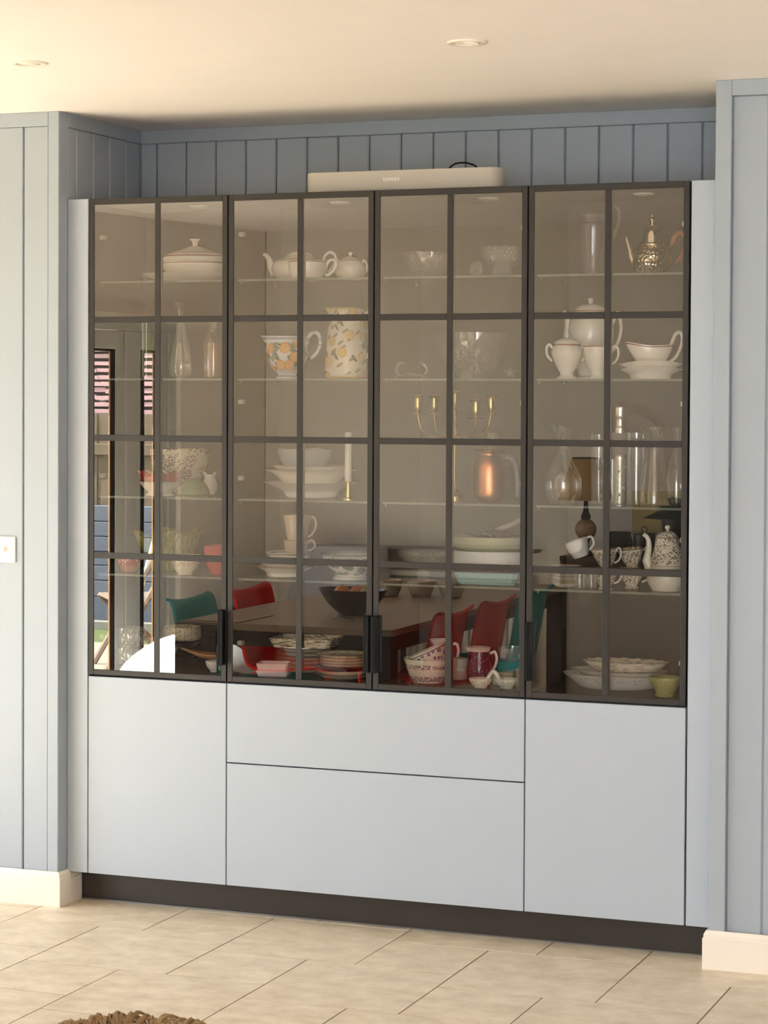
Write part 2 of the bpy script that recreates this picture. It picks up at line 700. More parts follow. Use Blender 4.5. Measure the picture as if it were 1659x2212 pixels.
# recess back
xe = [XL, -0.016] + [0.097 + 0.1136 * i for i in range(17)] + [1.915 + 0.1136, XR]
for a0, a1 in zip(xe[:-1], xe[1:]):
    if a1 - a0 > 0.01:
        board(wall_b, a0, a1, 1.9, HC - RAIL, YB, 'x')
MB().box(XL, YB - 0.005, HC - RAIL, XR, YB + 0.013, HC, 0.002).build('top_rail', M_PANEL, wall_b)
# right nib
re_ = [2.135] + [2.242 + 0.113 * i for i in range(0, 24)] + [XMAX]
for a0, a1 in zip(re_[:-1], re_[1:]):
    board(wall_r, a0, a1, 0.08, HC - RAIL, YN + 0.006, 'x')
MB().box(XR, YN - 0.006, 0.02, 2.135, YN + 0.02, HC, 0.002).build('corner_stile', M_PANEL, wall_r)
MB().box(2.135, YN - 0.006, HC - RAIL, XMAX, YN + 0.02, HC, 0.002).build('top_rail', M_PANEL, wall_r)
MB().box(XR - 0.001, YN + 0.001, 0.02, XR + 0.02, YB, HC, 0.001).build('return_panel', M_PANEL, wall_r)

# skirting boards
def skirt_profile(h=0.113):
    return [(0, 0), (0.016, 0), (0.016, h * 0.80), (0.013, h * 0.83), (0.013, h * 0.90), (0.007, h), (0, h)]
def skirt(mb, p0, p1, n, h=0.113, e0=0.0, e1=0.0):
    """extrude profile from p0 to p1; n = outward normal; e0/e1 mitre factors"""
    p0, p1, n = Vector(p0), Vector(p1), Vector(n)
    d = (p1 - p0).normalized()
    pr = skirt_profile(h)
    vs = []
    for q, e in ((p0, -e0), (p1, e1)):
        for o, z in pr:
            w_ = q + n * o + d * (e * o)
            vs.append((w_.x, w_.y, z))
    k_ = len(pr)
    fs = [tuple(range(k_)), tuple(reversed(range(k_, 2 * k_)))] + [(i, (i + 1) % k_, (i + 1) % k_ + k_, i + k_) for i in range(k_)]
    mb.add(vs, fs)
b = MB()
skirt(b, (-2.45, YN - 0.004), (XL, YN - 0.004), (0, -1), e1=1.0)
skirt(b, (XL, YN - 0.004), (XL, -0.0015), (1, 0), e0=1.0)
skirt(b, (XL, -0.0015), (XL, 0.075), (1, 0), 0.103)
struct(b.build('baseboard_left', M_SKIRT), 'cream white skirting board left of the cabinet')
b = MB()
skirt(b, (XR, YN - 0.006), (XMAX, YN - 0.006), (0, -1), e0=1.0)
skirt(b, (XR, -0.0015), (XR, YN - 0.006), (-1, 0), e1=1.0)
skirt(b, (XR, 0.075), (XR, -0.0015), (-1, 0), 0.103)
struct(b.build('baseboard_right', M_SKIRT), 'cream white skirting board right of the cabinet')

# the rest of the room, behind the photographer and mirrored in the glass
struct(MB().box(-1.58, -5.13, 0, 2.1, -4.965, HC).build('wall_dining', M_ROOM), 'pale greige dining wall seen mirrored in the glass doors')
struct(MB().box(1.95, YMIN, 0, 2.1, -5.13, HC).build('wall_passage', M_ROOM))
rw = MB()
rw.box(2.1, YMIN - 0.15, 0, 2.35, YMIN, HC).box(4.95, YMIN - 0.15, 0, XMAX + .1, YMIN, HC).box(2.35, YMIN - 0.15, 0, 4.95, YMIN, 0.3).box(2.35, YMIN - 0.15, 2.4, 4.95, YMIN, HC)
struct(rw.build('wall_rear', M_ROOM))
struct(MB().box(XMAX, YMIN, 0, XMAX + 0.15, 0.62, HC).build('wall_east', M_ROOM))
b = MB()
skirt(b, (-1.55, -4.965), (1.95, -4.965), (0, 1), 0.17)
struct(b.build('baseboard_dining', M_SKIRT))

# garden wall with the patio glazing; local frame: s along wd from WA, z up, t towards garden
WALLM = Matrix(((wd.x, wn.x, 0, WA.x), (wd.y, wn.y, 0, WA.y), (0, 0, 1, 0), (0, 0, 0, 1)))
def wbox(mb, s0, s1, z0, z1, t0, t1, c=0.0):
    return mb.box(s0, t0, z0, s1, t1, z1, c, M=WALLM)
S0, S1 = -3.0, 0.718
g = MB()
wbox(g, -3.6, S0, 0, HC, 0, 0.25)
wbox(g, S1, 1.62, 0, HC, 0, 0.062)
wbox(g, S0, S1, 2.06, HC, 0, 0.25)
struct(g.build('wall_garden', M_ROOM), 'pale wall with the patio doors, mirrored in the glass')
M_UPVC = plain('light_grey_frame', L(196, 196, 190), 0.35, var=0.01)
M_GASK = plain('dark_gasket', L(34, 34, 34), 0.5, var=0.02)
M_WOODEDGE = plain('tan_wood_edge', L(190, 140, 90), 0.5, var=0.06)
struct(wbox(MB(), S0 - 0.1, 0.96, 2.06, 2.10, -0.05, 0.0, 0.004).build('trim_1', M_SKIRT), 'white ledge above the patio doors')
fr = MB()
wbox(fr, S0, S1, 2.015, 2.06, 0.03, 0.062)
for s0, s1 in ((S0, S0 + .06), (0.292, 0.355), (0.655, S1)):
    wbox(fr, s0, s1, 0, 2.015, 0.03, 0.062, 0.004)
wbox(fr, S0, S1, 0, 0.05, 0.03, 0.062)
door1 = struct(fr.build('door_1', M_UPVC), 'light grey framed patio doors to the garden')
def leaf(s0, s1, z0, z1):
    st = 0.072
    q = MB()
    for a, bq, c_, d_ in ((s0, s0 + st, z0, z1), (s1 - st, s1, z0, z1), (s0 + st, s1 - st, z0, z0 + 0.09), (s0 + st, s1 - st, z1 - 0.095, z1)):
        wbox(q, a, bq, c_, d_, 0.040, 0.060, 0.003)
    q.build('door_leaf', M_UPVC, door1)
    q = MB()
    ga, gb, gc, gd = s0 + st, s1 - st, z0 + 0.09, z1 - 0.095
    for a, bq, c_, d_ in ((gb - 0.034, gb, gc, gd), (ga, ga + 0.034, gc, gd), (ga, gb, gd - 0.012, gd)):
        wbox(q, a, bq, c_, d_, 0.044, 0.054)
    q.build('gasket', M_GASK, door1)
    wbox(MB(), gb - 0.041, gb - 0.0345, gc, gd, 0.046, 0.052).build('wood_edge', M_WOODEDGE, door1)
    wbox(MB(), ga + 0.034, gb - 0.0415, gc, gd, 0.048, 0.052).build('window_pane', M_WINGLASS, door1)
leaf(-0.82, 0.290, 0.05, 2.013)
leaf(-1.89, -0.83, 0.05, 2.013)
leaf(-2.94, -1.90, 0.05, 2.013)
leaf(0.355, 0.652, 0.05, 2.013)
# ------------------------------------------------------------------ fitted cabinets
PITCH = 0.5
YD = 0.022      # door thickness
DEP = 0.385
GAP = 0.002
ROWS = [ZB + 0.010 + (ZT - ZB - 0.020) * q / 4 for q in range(5)]
glass_names = ['far left', 'second from the left', 'third from the left', 'far right']
unit_labels = ['glass fronted display cabinet at the far left, its door mirroring the garden',
               'glass fronted display cabinet second from left, holding the lemon pitcher',
               'glass fronted display cabinet third from left, holding the brass candelabra',
               'glass fronted display cabinet at the far right, holding the silver teapot']
SHZ = {'A': 2.047, 'B': 1.730, 'C': 1.345, 'D': 1.090}
HINGES = (2.19, 1.655, 1.41, 0.88)
units = []
for i in range(4):
    x0, x1 = i * PITCH, (i + 1) * PITCH
    U = empty('display_cabinet', unit_labels[i], 'cabinet', (x0, 0, ZB), group='glass fronted display cabinets')
    units.append(U)
    def ub(name, mb_args, mat, par=U, c=0.0, sm=None):
        a = list(mb_args)
        q = MB().box(a[0], a[1], a[2] - ZB, a[3], a[4], a[5] - ZB, c)
        return q.build(name, mat, par, smooth=sm)
    t = 0.018
    ub('side_panel', (0.0006, YD + 0.002, ZB, t, DEP, ZT), M_CARC)
    ub('side_panel', (PITCH - t, YD + 0.002, ZB, PITCH - 0.0006, DEP, ZT), M_CARC)
    ub('back_panel', (t, DEP - 0.010, ZB + t, PITCH - t, DEP, ZT - t), M_CARC)
    ub('top_panel', (t, YD + 0.002, ZT - t, PITCH - t, DEP, ZT), M_CARC)
    ub('bottom_panel', (t, YD + 0.002, ZB, PITCH - t, DEP, ZB + t), M_CARC)
    # puck light let into the top
    pk = MB().lathe(prof([(0, 0, 's'), (0.028, 0, 's'), (0.032, 0.002), (0.033, 0.006, 's'), (0, 0.006)], 1, 2), 28)
    pk.build('puck_light', M_CLIP, U, (0.5 * PITCH + 0.065, 0.17, ZT - t - ZB - 0.006), smooth=40)
    for lv, z in SHZ.items():
        s = ub('glass_shelf', (t + 0.001, 0.036, z - 0.007, PITCH - t - 0.001, DEP - 0.012, z - 0.0005), M_SHELF)
        e = MB().box(t + 0.001, 0.0335, z - 0.007 - ZB, PITCH - t - 0.001, 0.0358, z - 0.0005 - ZB)
        e.build('polished_edge', M_SHELFEDGE, s)
        for px_ in (t + 0.006, PITCH - t - 0.006):
            for py_ in (0.048, DEP - 0.07):
                MB().box(px_ - 0.003, py_ - 0.002, z - 0.016 - ZB, px_ + 0.003, py_ + 0.002, z - 0.0075 - ZB, 0.0005).build('shelf_pin', M_PIN, s)
    left_hinged = i < 2
    for hz in HINGES:
        xa, xb = (t, t + 0.016) if left_hinged else (PITCH - t - 0.016, PITCH - t)
        ub('hinge_clip', (xa, 0.040, hz - 0.007, xb, 0.062, hz + 0.007), M_CLIP, c=0.001)
    # the door: frame, bars, panes, handle
    fw = 0.020
    f = MB()
    za, zb = ZB - ZB + GAP, ZT - ZB
    f.box(GAP, 0, za, fw, YD, zb, 0.0012)
    f.box(PITCH - fw, 0, za, PITCH - GAP, YD, zb, 0.0012)
    f.box(fw, 0, za, PITCH - fw, YD, za + fw - GAP, 0.0012)
    f.box(fw, 0, zb - fw, PITCH - fw, YD, zb, 0.0012)
    door = f.build('door', M_FRAME, U)
    xs = [fw, PITCH / 2, PITCH - fw]
    MB().box(PITCH / 2 - 0.010, 0.0008, fw, PITCH / 2 + 0.010, YD, zb - fw, 0.001).build('glazing_bar', M_FRAME, door)
    for r in (1, 2, 3):
        zc = ROWS[r] - ZB
        for xa, xb in ((fw, PITCH / 2 - 0.010), (PITCH / 2 + 0.010, PITCH - fw)):
            MB().box(xa, 0.0008, zc - 0.010, xb, YD, zc + 0.010, 0.001).build('glazing_bar', M_FRAME, door)
    for r in range(4):
        zlo = (fw - GAP) if r == 0 else ROWS[r] - ZB + 0.010
        zhi = (zb - fw) if r == 3 else ROWS[r + 1] - ZB - 0.010
        for xa, xb in ((fw, PITCH / 2 - 0.010), (PITCH / 2 + 0.010, PITCH - fw)):
            q = MB()
            q.box(xa, 0.0028, zlo, xb, 0.0068, zhi)
            me = q.mesh('glass_pane', [M_CGLASS, M_CGBACK])
            for p in me.polygons:
                p.material_index = 0 if p.normal.y < -0.5 else 1
            obj('glass_pane', me, door)
    hx = (PITCH - 0.021, PITCH - 0.003) if left_hinged else (0.003, 0.021)
    hl = MB()
    h0, h1 = 0.813 - ZB, 0.990 - ZB
    hl.box(hx[0], -0.002, h0, hx[1], 0.0, h1)
    lip = (hx[0], hx[0] + 0.005) if left_hinged else (hx[1] - 0.005, hx[1])
    hl.box(lip[0], -0.026, h0, lip[1], -0.002, h1, 0.001)
    ex = (hx[0] + 0.005, hx[1]) if left_hinged else (hx[0], hx[1] - 0.005)
    hl.box(ex[0], -0.026, h0, ex[1], -0.021, h1, 0.001)
    hl.build('handle', M_BLACK, door)

# base units
def base_unit(x0, x1, label, fronts, kind):
    B = empty('base_cabinet', label, 'cabinet', (x0, 0, ZLB), group='blue grey base cabinets')
    w_ = x1 - x0
    MB().box(0.0006, YD + 0.002, 0, w_ - 0.0006, 0.50, ZB - ZLB - 0.001).build('body', M_GAP, B)
    for z0, z1 in fronts:
        MB().box(GAP, 0, z0 - ZLB + GAP, w_ - GAP, YD, z1 - ZLB - GAP, 0.0012).build(kind, M_FRONT, B)
    return B
base_unit(0, .5, 'plain pale blue base cabinet door under the far left glass door', [(ZLB - GAP, ZB - 0.002)], 'cabinet_door')
base_unit(.5, 1.5, 'wide pale blue base cabinet with two deep drawers, in the middle', [(ZLB - GAP, ZS), (ZS, ZB - 0.002)], 'drawer_front')
base_unit(1.5, 2.0, 'plain pale blue base cabinet door under the far right glass door', [(ZLB - GAP, ZB - 0.002)], 'cabinet_door')
tag(MB().box(XL + 0.0165, 0.079, 0.004, XR - 0.0165, 0.10, ZLB - 0.002).build('plinth', M_PLINTH), 'dark brown black plinth board under the base cabinets', 'plinth')
seal = MB().box(XL + 0.0165, 0.0755, 0.0, XR - 0.0165, 0.0788, 0.004)
tag(seal.build('plinth_seal', M_STRIP), 'thin grey sealing strip along the foot of the dark plinth', 'strip')
tag(MB().box(XL + 0.001, 0.0, ZLB, -GAP, 0.02, ZT, 0.001).build('filler_panel', M_FRONT), 'tall pale blue filler panel left of the glass doors', 'panel')
tag(MB().box(2.0 + GAP + 0.002, 0.0, ZLB, XR - 0.002, 0.02, ZT, 0.001).build('filler_panel', M_FRONT), 'tall pale blue filler panel right of the glass doors', 'panel')

# ------------------------------------------------------------------ soundbar on top
def soundbar():
    B = empty('soundbar', 'white rounded soundbar with cloth front lying on top of the cabinet', 'speaker', (1.062, 0.105, ZT + 0.0005), -0.0)
    w_, d_, h_ = 0.650, 0.098, 0.066
    def cap(s, n=14):
        out = []
        for i in range(n + 1):
            a = -math.pi / 2 + math.pi * i / n
            ca, sa = math.cos(a), math.sin(a)
            e = 2 / 2.6
            out.append((w_ / 2 - d_ / 2 + (abs(ca) ** e) * d_ / 2 * s, math.copysign(abs(sa) ** e, sa) * d_ / 2 * s))
        return out
    def ringpts(s):
        r = cap(s)
        return r + [(-x, y) for x, y in reversed(r)]
    vs, fs, rings = [], [], []
    for s, z in ((0.93, 0.0), (0.985, 0.003), (1.0, 0.008), (1.0, h_ - 0.006), (0.99, h_ - 0.002), (0.96, h_)):
        pts = ringpts(s)
        rings.append(list(range(len(vs), len(vs) + len(pts))))
        vs += [(x, y, z) for x, y in pts]
    n = len(rings[0])
    for A, Bq in zip(rings[:-1], rings[1:]):
        for i in range(n):
            j = (i + 1) % n
            fs.append((A[i], A[j], Bq[j], Bq[i]))
    fs.append(tuple(reversed(rings[0]))); fs.append(tuple(rings[-1]))
    cloth = plain('white_cloth_grille', L(186, 179, 169), 0.75, var=0.01, bump=0.3, bscale=900)
    MB().add(vs, fs).build('body', cloth, B, smooth=50)
    cu = bpy.data.curves.new('lettering', 'FONT')
    cu.body = 'SONOS'
    cu.size = 0.0145
    cu.space_character = 1.22
    cu.align_x = 'CENTER'
    cu.extrude = 0.0004
    to = bpy.data.objects.new('tmp_text', cu)
    COL.objects.link(to)
    bpy.context.view_layer.update()
    me = bpy.data.meshes.new_from_object(to.evaluated_get(bpy.context.evaluated_depsgraph_get()))
    bpy.data.objects.remove(to, do_unlink=True)
    me.materials.clear()
    me.materials.append(plain('white_print', L(252, 250, 246), 0.4, var=0))
    o = obj('logo_lettering', me, B, (-0.028, -d_ / 2 - 0.0003, 0.033), rot=(math.pi / 2, 0, 0))
    return B
soundbar()
pts = cr([(1.20, 0.17, ZT + 0.01), (1.17, 0.19, ZT + 0.06), (1.19, 0.20, ZT + 0.093), (1.235, 0.20, ZT + 0.096), (1.275, 0.195, ZT + 0.075), (1.29, 0.19, ZT + 0.02)], 8)
tag(MB().tube(pts, 0.0028, 8).build('power_cable', M_BLACK, smooth=60), 'short black cable looping up behind the white soundbar', 'cable')

# ------------------------------------------------------------------ ceiling lights, switches
M_TRIM = plain('white_downlight_trim', L(240, 230, 218), 0.35, var=0.01)
M_LAMP = plain('frosted_lamp_face', L(250, 244, 232), 0.25, var=0.01)
def downlight(x, y, label, rz):
    D = empty('ceiling_downlight', label, 'downlight', (x, y, HC), group='recessed ceiling downlights')
    MB().lathe(prof([(0.034, 0.010, 's'), (0.034, -0.002), (0.040, -0.005), (0.050, -0.005), (0.0535, -0.002), (0.0535, 0.0, 's'), (0.04, 0.0)], 1, 3), 40).build('trim_ring', M_TRIM, D, smooth=40)
    MB().lathe(prof([(0, -0.001, 's'), (0.026, -0.003), (0.033, -0.002), (0.0335, 0.004)], 1, 3), 32).build('lamp_face', M_LAMP, D, rot=(0.22, 0.12, rz), smooth=40)
downlight(0.362, -1.017, 'small white recessed ceiling downlight at the upper left', 0.3)
downlight(1.634, -0.965, 'small white recessed ceiling downlight right of centre, above the soundbar', 0.9)
M_PLATE = plain('cream_switch_plate', L(240, 230, 216), 0.3, var=0.01)
sw = empty('dimmer_switch', 'cream double dimmer switch plate on the panelled wall at the left edge', 'switch', (-0.31, YN, 1.165))
MB().box(-0.073, -0.0075, -0.043, 0.073, -0.0005, 0.043, 0.002).build('plate', M_PLATE, sw)
for dx in (-0.035, 0.0, 0.033):
    MB().lathe(prof([(0.0085, 0, 's'), (0.0085, 0.011), (0.0075, 0.013), (0, 0.0135)], 1, 3), 24).build('dimmer_knob', M_PLATE, sw, (dx - 0.002, -0.0075, 0.0), rot=(math.pi / 2, 0, 0), smooth=40)
sw = empty('light_switch', 'white light switch plate at the right edge of the photo', 'switch', (2.295, YN + 0.006, 1.16))
MB().box(-0.043, -0.0075, -0.043, 0.043, -0.0005, 0.043, 0.002).build('plate', M_PLATE, sw)
MB().box(-0.010, -0.0115, -0.018, 0.010, -0.0076, 0.018, 0.001).build('rocker', M_PLATE, sw)

# ------------------------------------------------------------------ rug with frayed edge (bottom edge of the photo)
M_JUTE = plain('jute', L(150, 122, 88), 0.9, var=0.18, scale=60, bump=0.5, bscale=300)
rug = empty('jute_mat', 'small round brown jute mat with a frayed edge on the tiles in the foreground', 'mat', (0.897, -1.452, 0.0))
rb = MB()
for q in range(5):
    r_ = 0.03 + q * 0.038
    pts = [(r_ * math.cos(2 * math.pi * i / 48), r_ * math.sin(2 * math.pi * i / 48), 0.010) for i in range(49)]
    rb.tube(pts, [0.019] * 49, 6, cap=False, side=(0, 0, 1), flat=0.45)
rb.build('braid', M_JUTE, rug, smooth=50)
fb = MB()
for q in range(420):
    a = random.uniform(0, 2 * math.pi)
    r0 = 0.185 + random.uniform(-0.012, 0.01)
    ln = random.uniform(0.025, 0.06) * (1.25 if random.random() < 0.2 else 1.0)
    da = random.uniform(-0.22, 0.22)
    zt = random.uniform(0.006, 0.04)
    pts = cr([(r0 * math.cos(a), r0 * math.sin(a), 0.012),
              ((r0 + ln * .5) * math.cos(a + da * .4), (r0 + ln * .5) * math.sin(a + da * .4), zt),
              ((r0 + ln) * math.cos(a + da), (r0 + ln) * math.sin(a + da), random.uniform(0.003, 0.03))], 3)
    fb.tube(pts, [0.004, 0.0052, 0.006, 0.0055, 0.005, 0.0035, 0.002][:len(pts)], 5)
tag(fb.build('frayed_fringe', M_JUTE, rug, smooth=60), None, None, kind='stuff')

# ------------------------------------------------------------------ crockery on the glass shelves
IR = YAW            # turn that sets a piece broadside to the view
CREAM = L(250, 244, 230)
WHITE = L(251, 249, 243)
RED = L(150, 62, 46)
M_WHITE = ceramic('white_glaze', WHITE)
M_CREAM = ceramic('cream_glaze', CREAM)
M_BLUEGREY = ceramic('blue_grey_glaze', L(176, 184, 188))
M_TAUPE = ceramic('taupe_glaze', L(205, 186, 165))
M_TEAL = ceramic('teal_glaze', L(70, 160, 158), rough=0.12)
M_DARKWARE = ceramic('dark_stoneware', L(36, 34, 32), rough=0.3)
M_BRASS = metal('brass', L(236, 204, 130), 0.3)
M_SILVER = metal('silver', L(226, 214, 194), 0.12)
M_SILVERH = metal('hammered_silver', L(232, 218, 190), 0.14, 0.8, 110)
M_STEEL = metal('steel', L(220, 212, 200), 0.25)
M_COPPER = metal('copper', L(222, 150, 108), 0.36)
M_CLEAR = thin_glass('clear_glass', (0.985, 0.985, 0.975), 0.04, 0.9, 0.035)
M_CRYST = thin_glass('cut_crystal', (0.97, 0.97, 0.96), 0.10, 0.9, 0.14, (0.95, 0.93, 0.88), ('diamond', 7.0, 62.0, 0.9))
M_CRYSTS = thin_glass('star_cut_crystal', (0.97, 0.97, 0.96), 0.08, 0.9, 0.09, (0.95, 0.93, 0.88), ('diamond', 3.2, 24.0, 0.8))
M_CRYSTV = thin_glass('pressed_glass', (0.96, 0.96, 0.95), 0.06, 0.8, 0.10, (0.9, 0.88, 0.82), ('voronoi', 55.0, 0.8))
M_GREENGL = thin_glass('green_glass', (0.80, 0.86, 0.66), 0.03, 0.6, 0.03, (0.7, 0.75, 0.5))
M_PURPLE = thin_glass('mauve_glass', (0.62, 0.58, 0.64), 0.05, 0.6, 0.12, (0.55, 0.5, 0.58))
M_AMBER = thin_glass('amber_liquid', (0.98, 0.74, 0.42), 0.02, 0.3, 0.30, (0.95, 0.68, 0.38))
M_TEALGL = thin_glass('teal_glass', (0.30, 0.72, 0.70), 0.06, 0.6, 0.1, (0.3, 0.7, 0.68))


def solo(name, label, cat, u, y, lev, outer, mat, t=2.0, dh=0, rz=0, group=None, sy=1.0, mod=None, n=44, floor=None, open_=True, rot=None, du=0.0, sm=42, sub=4):
    """a turned vessel that is one mesh; outer = (radius, height) in photo pixels"""
    p, k = spot(u, y, lev)
    pr = bowl_prof(outer, t, k, floor, sub) if open_ else prof(outer, k, sub)
    md = (lambda r, h, a: mod(r / k, h / k, a, k)) if mod else None
    o = MB().lathe(pr, n, sy, md).build(name, mat, loc=(p.x, p.y, p.z + dh * k + 0.0004), rz=rz, smooth=sm, rot=rot)
    return tag(o, label, cat, group)


class Piece:
    """a vessel with parts; parts are given in photo pixels around its foot"""
    def __init__(self, name, label, cat, u, y, lev, rz=IR, dh=0, group=None):
        p, self.k = spot(u, y, lev)
        self.e = empty(name, label, cat, (p.x, p.y, p.z + dh * self.k + 0.0004), rz, group)

    def turn(self, name, outer, mat, t=2.0, sy=1.0, open_=True, floor=None, n=44, mod=None, sub=4, par=None, at_=None):
        pr = bowl_prof(outer, t, self.k, floor, sub) if open_ else prof(outer, self.k, sub)
        k = self.k
        md = (lambda r, h, a: mod(r / k, h / k, a, k)) if mod else None
        return MB().lathe(pr, n, sy, md).build(name, mat, par or self.e, loc=(tuple(c * k for c in at_) if at_ else None), smooth=42)

    def rod(self, name, pts, rad, mat, flat=1.0, n=10, sub=6, par=None):
        k = self.k
        P = [(p[0] * k, (p[2] if len(p) > 2 else 0.0) * k, p[1] * k) for p in pts]
        c = cr(P, sub)
        if hasattr(rad, '__len__'):
            rr = [q[0] * k for q in cr([(r, 0.0) for r in rad], sub)]
        else:
            rr = [rad * k] * len(c)
        return MB().tube(c, rr, n, flat, side=(0, 1, 0)).build(name, mat, par or self.e, smooth=60)


def wav(nl, amp, hmin=0.0, lift=0.0):
    """petal rim: grows with height above hmin (px)"""
    def f(r, h, a, k):
        w_ = max(0.0, min(1.0, (h - hmin) / 20.0))
        return (r + amp * w_ * math.cos(nl * a)) * k, (h + lift * w_ * math.cos(nl * a)) * k
    return f


def spout(tip, hm, width=0.5, ang=math.pi):
    """pull the rim out into a pouring lip towards ang; tip px above height hm"""
    def f(r, h, a, k):
        d = (a - ang + math.pi) % (2 * math.pi) - math.pi
        w_ = math.exp(-(d / width) ** 2) * max(0.0, min(1.0, (h - hm) / 22.0))
        return (r + tip * w_) * k, (h + tip * 0.12 * w_) * k
    return f

# ---- far left cabinet
o = solo('serving_platter', 'white oval platter under the soup tureen, top shelf at far left', 'plate', 409, 0.20, 'A',
         [(70, 0, 's'), (78, 4), (96, 11), (111, 19)], M_CREAM, 2.4, sy=0.72)
t = Piece('soup_tureen', 'cream lidded soup tureen with thin red lines on the top shelf', 'tureen', 421, 0.20, 'A', dh=5, rz=0.2)
m_ = ceramic('cream_red_line_tureen', CREAM, bands=[(0.054, 0.0566, RED)])
t.turn('bowl', [(38, 0, 's'), (44, 3), (62, 14), (73, 30), (72, 38), (70, 41)], m_, 2.2, sy=0.8)
ld = ceramic('cream_red_line_lid', CREAM, bands=[(0.013, 0.0165, RED), (0.0235, 0.025, L(190, 130, 100))])
lid = t.turn('lid', [(71, 0, 's'), (71, 3), (68, 9), (58, 16), (40, 22), (24, 27), (12, 31), (0, 32)], ld, open_=False, sy=0.8, at_=(0, 0, 41.5))
t.turn('knob', [(5, 0, 's'), (4.5, 6), (6, 11), (10.5, 15), (9, 17), (0, 15)], M_CREAM, open_=False, par=lid, at_=(0, 0, 31), mod=wav(5, 1.5, -10))
solo('tube_vase', 'tall narrow pale green glass vase, second shelf at far left', 'vase', 316, 0.12, 'B',
     [(15, 0, 's'), (15.5, 4), (15.5, 80), (17, 130)], M_GREENGL, 1.6)
solo('carafe', 'clear glass carafe with flared mouth beside the green vase', 'carafe', 391, 0.13, 'B',
     [(17, 0, 's'), (22, 6), (25, 26), (21, 60), (12, 95), (8.2, 120), (9.5, 134), (19, 164)], M_CLEAR, 1.4, floor=5)
t = Piece('bottle', 'glass bottle with amber liquid at the right of the far left cabinet', 'bottle', 461, 0.16, 'B')
t.turn('glass', [(20, 0, 's'), (23, 5), (23, 70), (20, 86), (13, 102), (13, 112), (18, 128)], M_CLEAR, 1.5)
t.turn('liquid', [(0, 3, 's'), (19, 3), (20.6, 8), (20.6, 76, 's'), (0, 76)], M_AMBER, open_=False)
m_ = ceramic('cream_berry_glaze', L(238, 228, 202), spots=[
    dict(ku=6, kv=62, r=0.30, col=L(126, 128, 100), prob=0.6, rot=0.8, off=3.1, st=2.0, cl=(1.5, 17, 0.46, 0.75, 2.0)),
    dict(ku=17, kv=190, r=0.40, col=L(132, 44, 50), prob=0.8, off=0, cl=(1.4, 16, 0.36, 0.7, 5.0)),
    dict(ku=17, kv=190, r=0.22, col=L(168, 84, 80), prob=0.5, off=0, cl=(1.4, 16, 0.36, 0.7, 5.0))])
solo('berry_bowl', 'deep cream bowl painted with dark red berries, third shelf at far left', 'bowl', 388, 0.265, 'C',
     [(28, 0, 's'), (30, 5), (40, 18), (58, 55), (66, 97)], m_, 2.5)
solo('oval_bowl', 'small white footed bowl carrying the red petal dish', 'bowl', 346, 0.10, 'C',
     [(33, 0, 's'), (32, 4), (27, 8), (36, 16), (46, 28), (49, 31)], M_CREAM, 2, sy=0.9)
t = Piece('petal_dish', 'red petal edged dish with cream inside on the white footed bowl', 'bowl', 347, 0.10, 'C', dh=14)
t.turn('dish', [(20, 0, 's'), (30, 5), (40, 16), (49, 38)], ceramic('red_petal_glaze', L(176, 62, 56)), 1.6, mod=wav(8, 3.5, 8, 4.5), sy=0.9, n=64)
t.turn('lining', [(18, 3, 's'), (28.6, 8), (38, 18), (46, 37)], M_CREAM, 0.8, mod=wav(8, 3.2, 8, 4.5), sy=0.9, n=64)
m_ = ceramic('green_flower_glaze', L(126, 150, 108), spots=[(4, 60, 0.14, L(220, 190, 160), 0.4, 0, 0), (4, 60, 0.07, L(170, 80, 60), 0.4, 0, 0), (14, 200, 0.3, L(96, 128, 84), 0.4, 0.5, 2)])
solo('domed_dish', 'green domed dish with painted flower, front of third shelf at far left', 'dish', 418, 0.10, 'C',
     [(42, 0, 's'), (42, 3), (36, 5), (34, 14), (24, 30), (10, 38), (0, 39)], m_, open_=False)
t = Piece('creamer', 'small white jug with two pointed ears behind the green dome', 'jug', 453, 0.24, 'C')
t.turn('body', [(12, 0, 's'), (16, 8), (17, 22), (12, 36), (11, 44)], M_WHITE, 1.5)
for s in (-1, 1):
    t.rod('ear', [(s * 8, 40), (s * 11, 47), (s * 14, 50)], [3.5, 3, 0.6], M_WHITE, n=8)
m_ = ceramic('red_dot_glaze', L(196, 84, 62), spots=[(5, 60, 0.22, L(244, 226, 206), 0.5, 0, 0)], bands=[(0, 0.022, L(200, 120, 84))])
solo('dotted_bowl', 'small orange red bowl with white dots, fourth shelf at far left', 'bowl', 278, 0.12, 'D',
     [(16, 0, 's'), (19, 4), (26, 18), (29, 38)], m_, 1.8)
m_ = ceramic('olive_leaf_glaze', L(150, 146, 78), spots=[dict(ku=5, kv=18, r=0.34, col=L(120, 120, 62), prob=0.6, rot=0.5, st=2.5), dict(ku=5, kv=16, r=0.3, col=L(172, 166, 100), prob=0.5, rot=-0.5, off=4, st=2.5)])
solo('leaf_bowl', 'wide olive green bowl with wavy leaf edge, fourth shelf at far left', 'bowl', 362, 0.23, 'D',
     [(34, 0, 's'), (38, 5), (56, 34), (70, 66), (80, 84)], m_, 2.0, mod=wav(6, 5, 30, 6), n=64)
m_ = ceramic('cream_red_dots', L(240, 230, 206), spots=[(11, 190, 0.26, L(130, 52, 44), 0.5, 0.35, 0, 0.028, 0.2)])
solo('cream_dotted_bowl', 'cream bowl with rows of small red dots, front of fourth shelf', 'bowl', 400, 0.09, 'D',
     [(18, 0, 's'), (17, 3), (24, 12), (33, 28), (38, 42)], m_, 1.8)
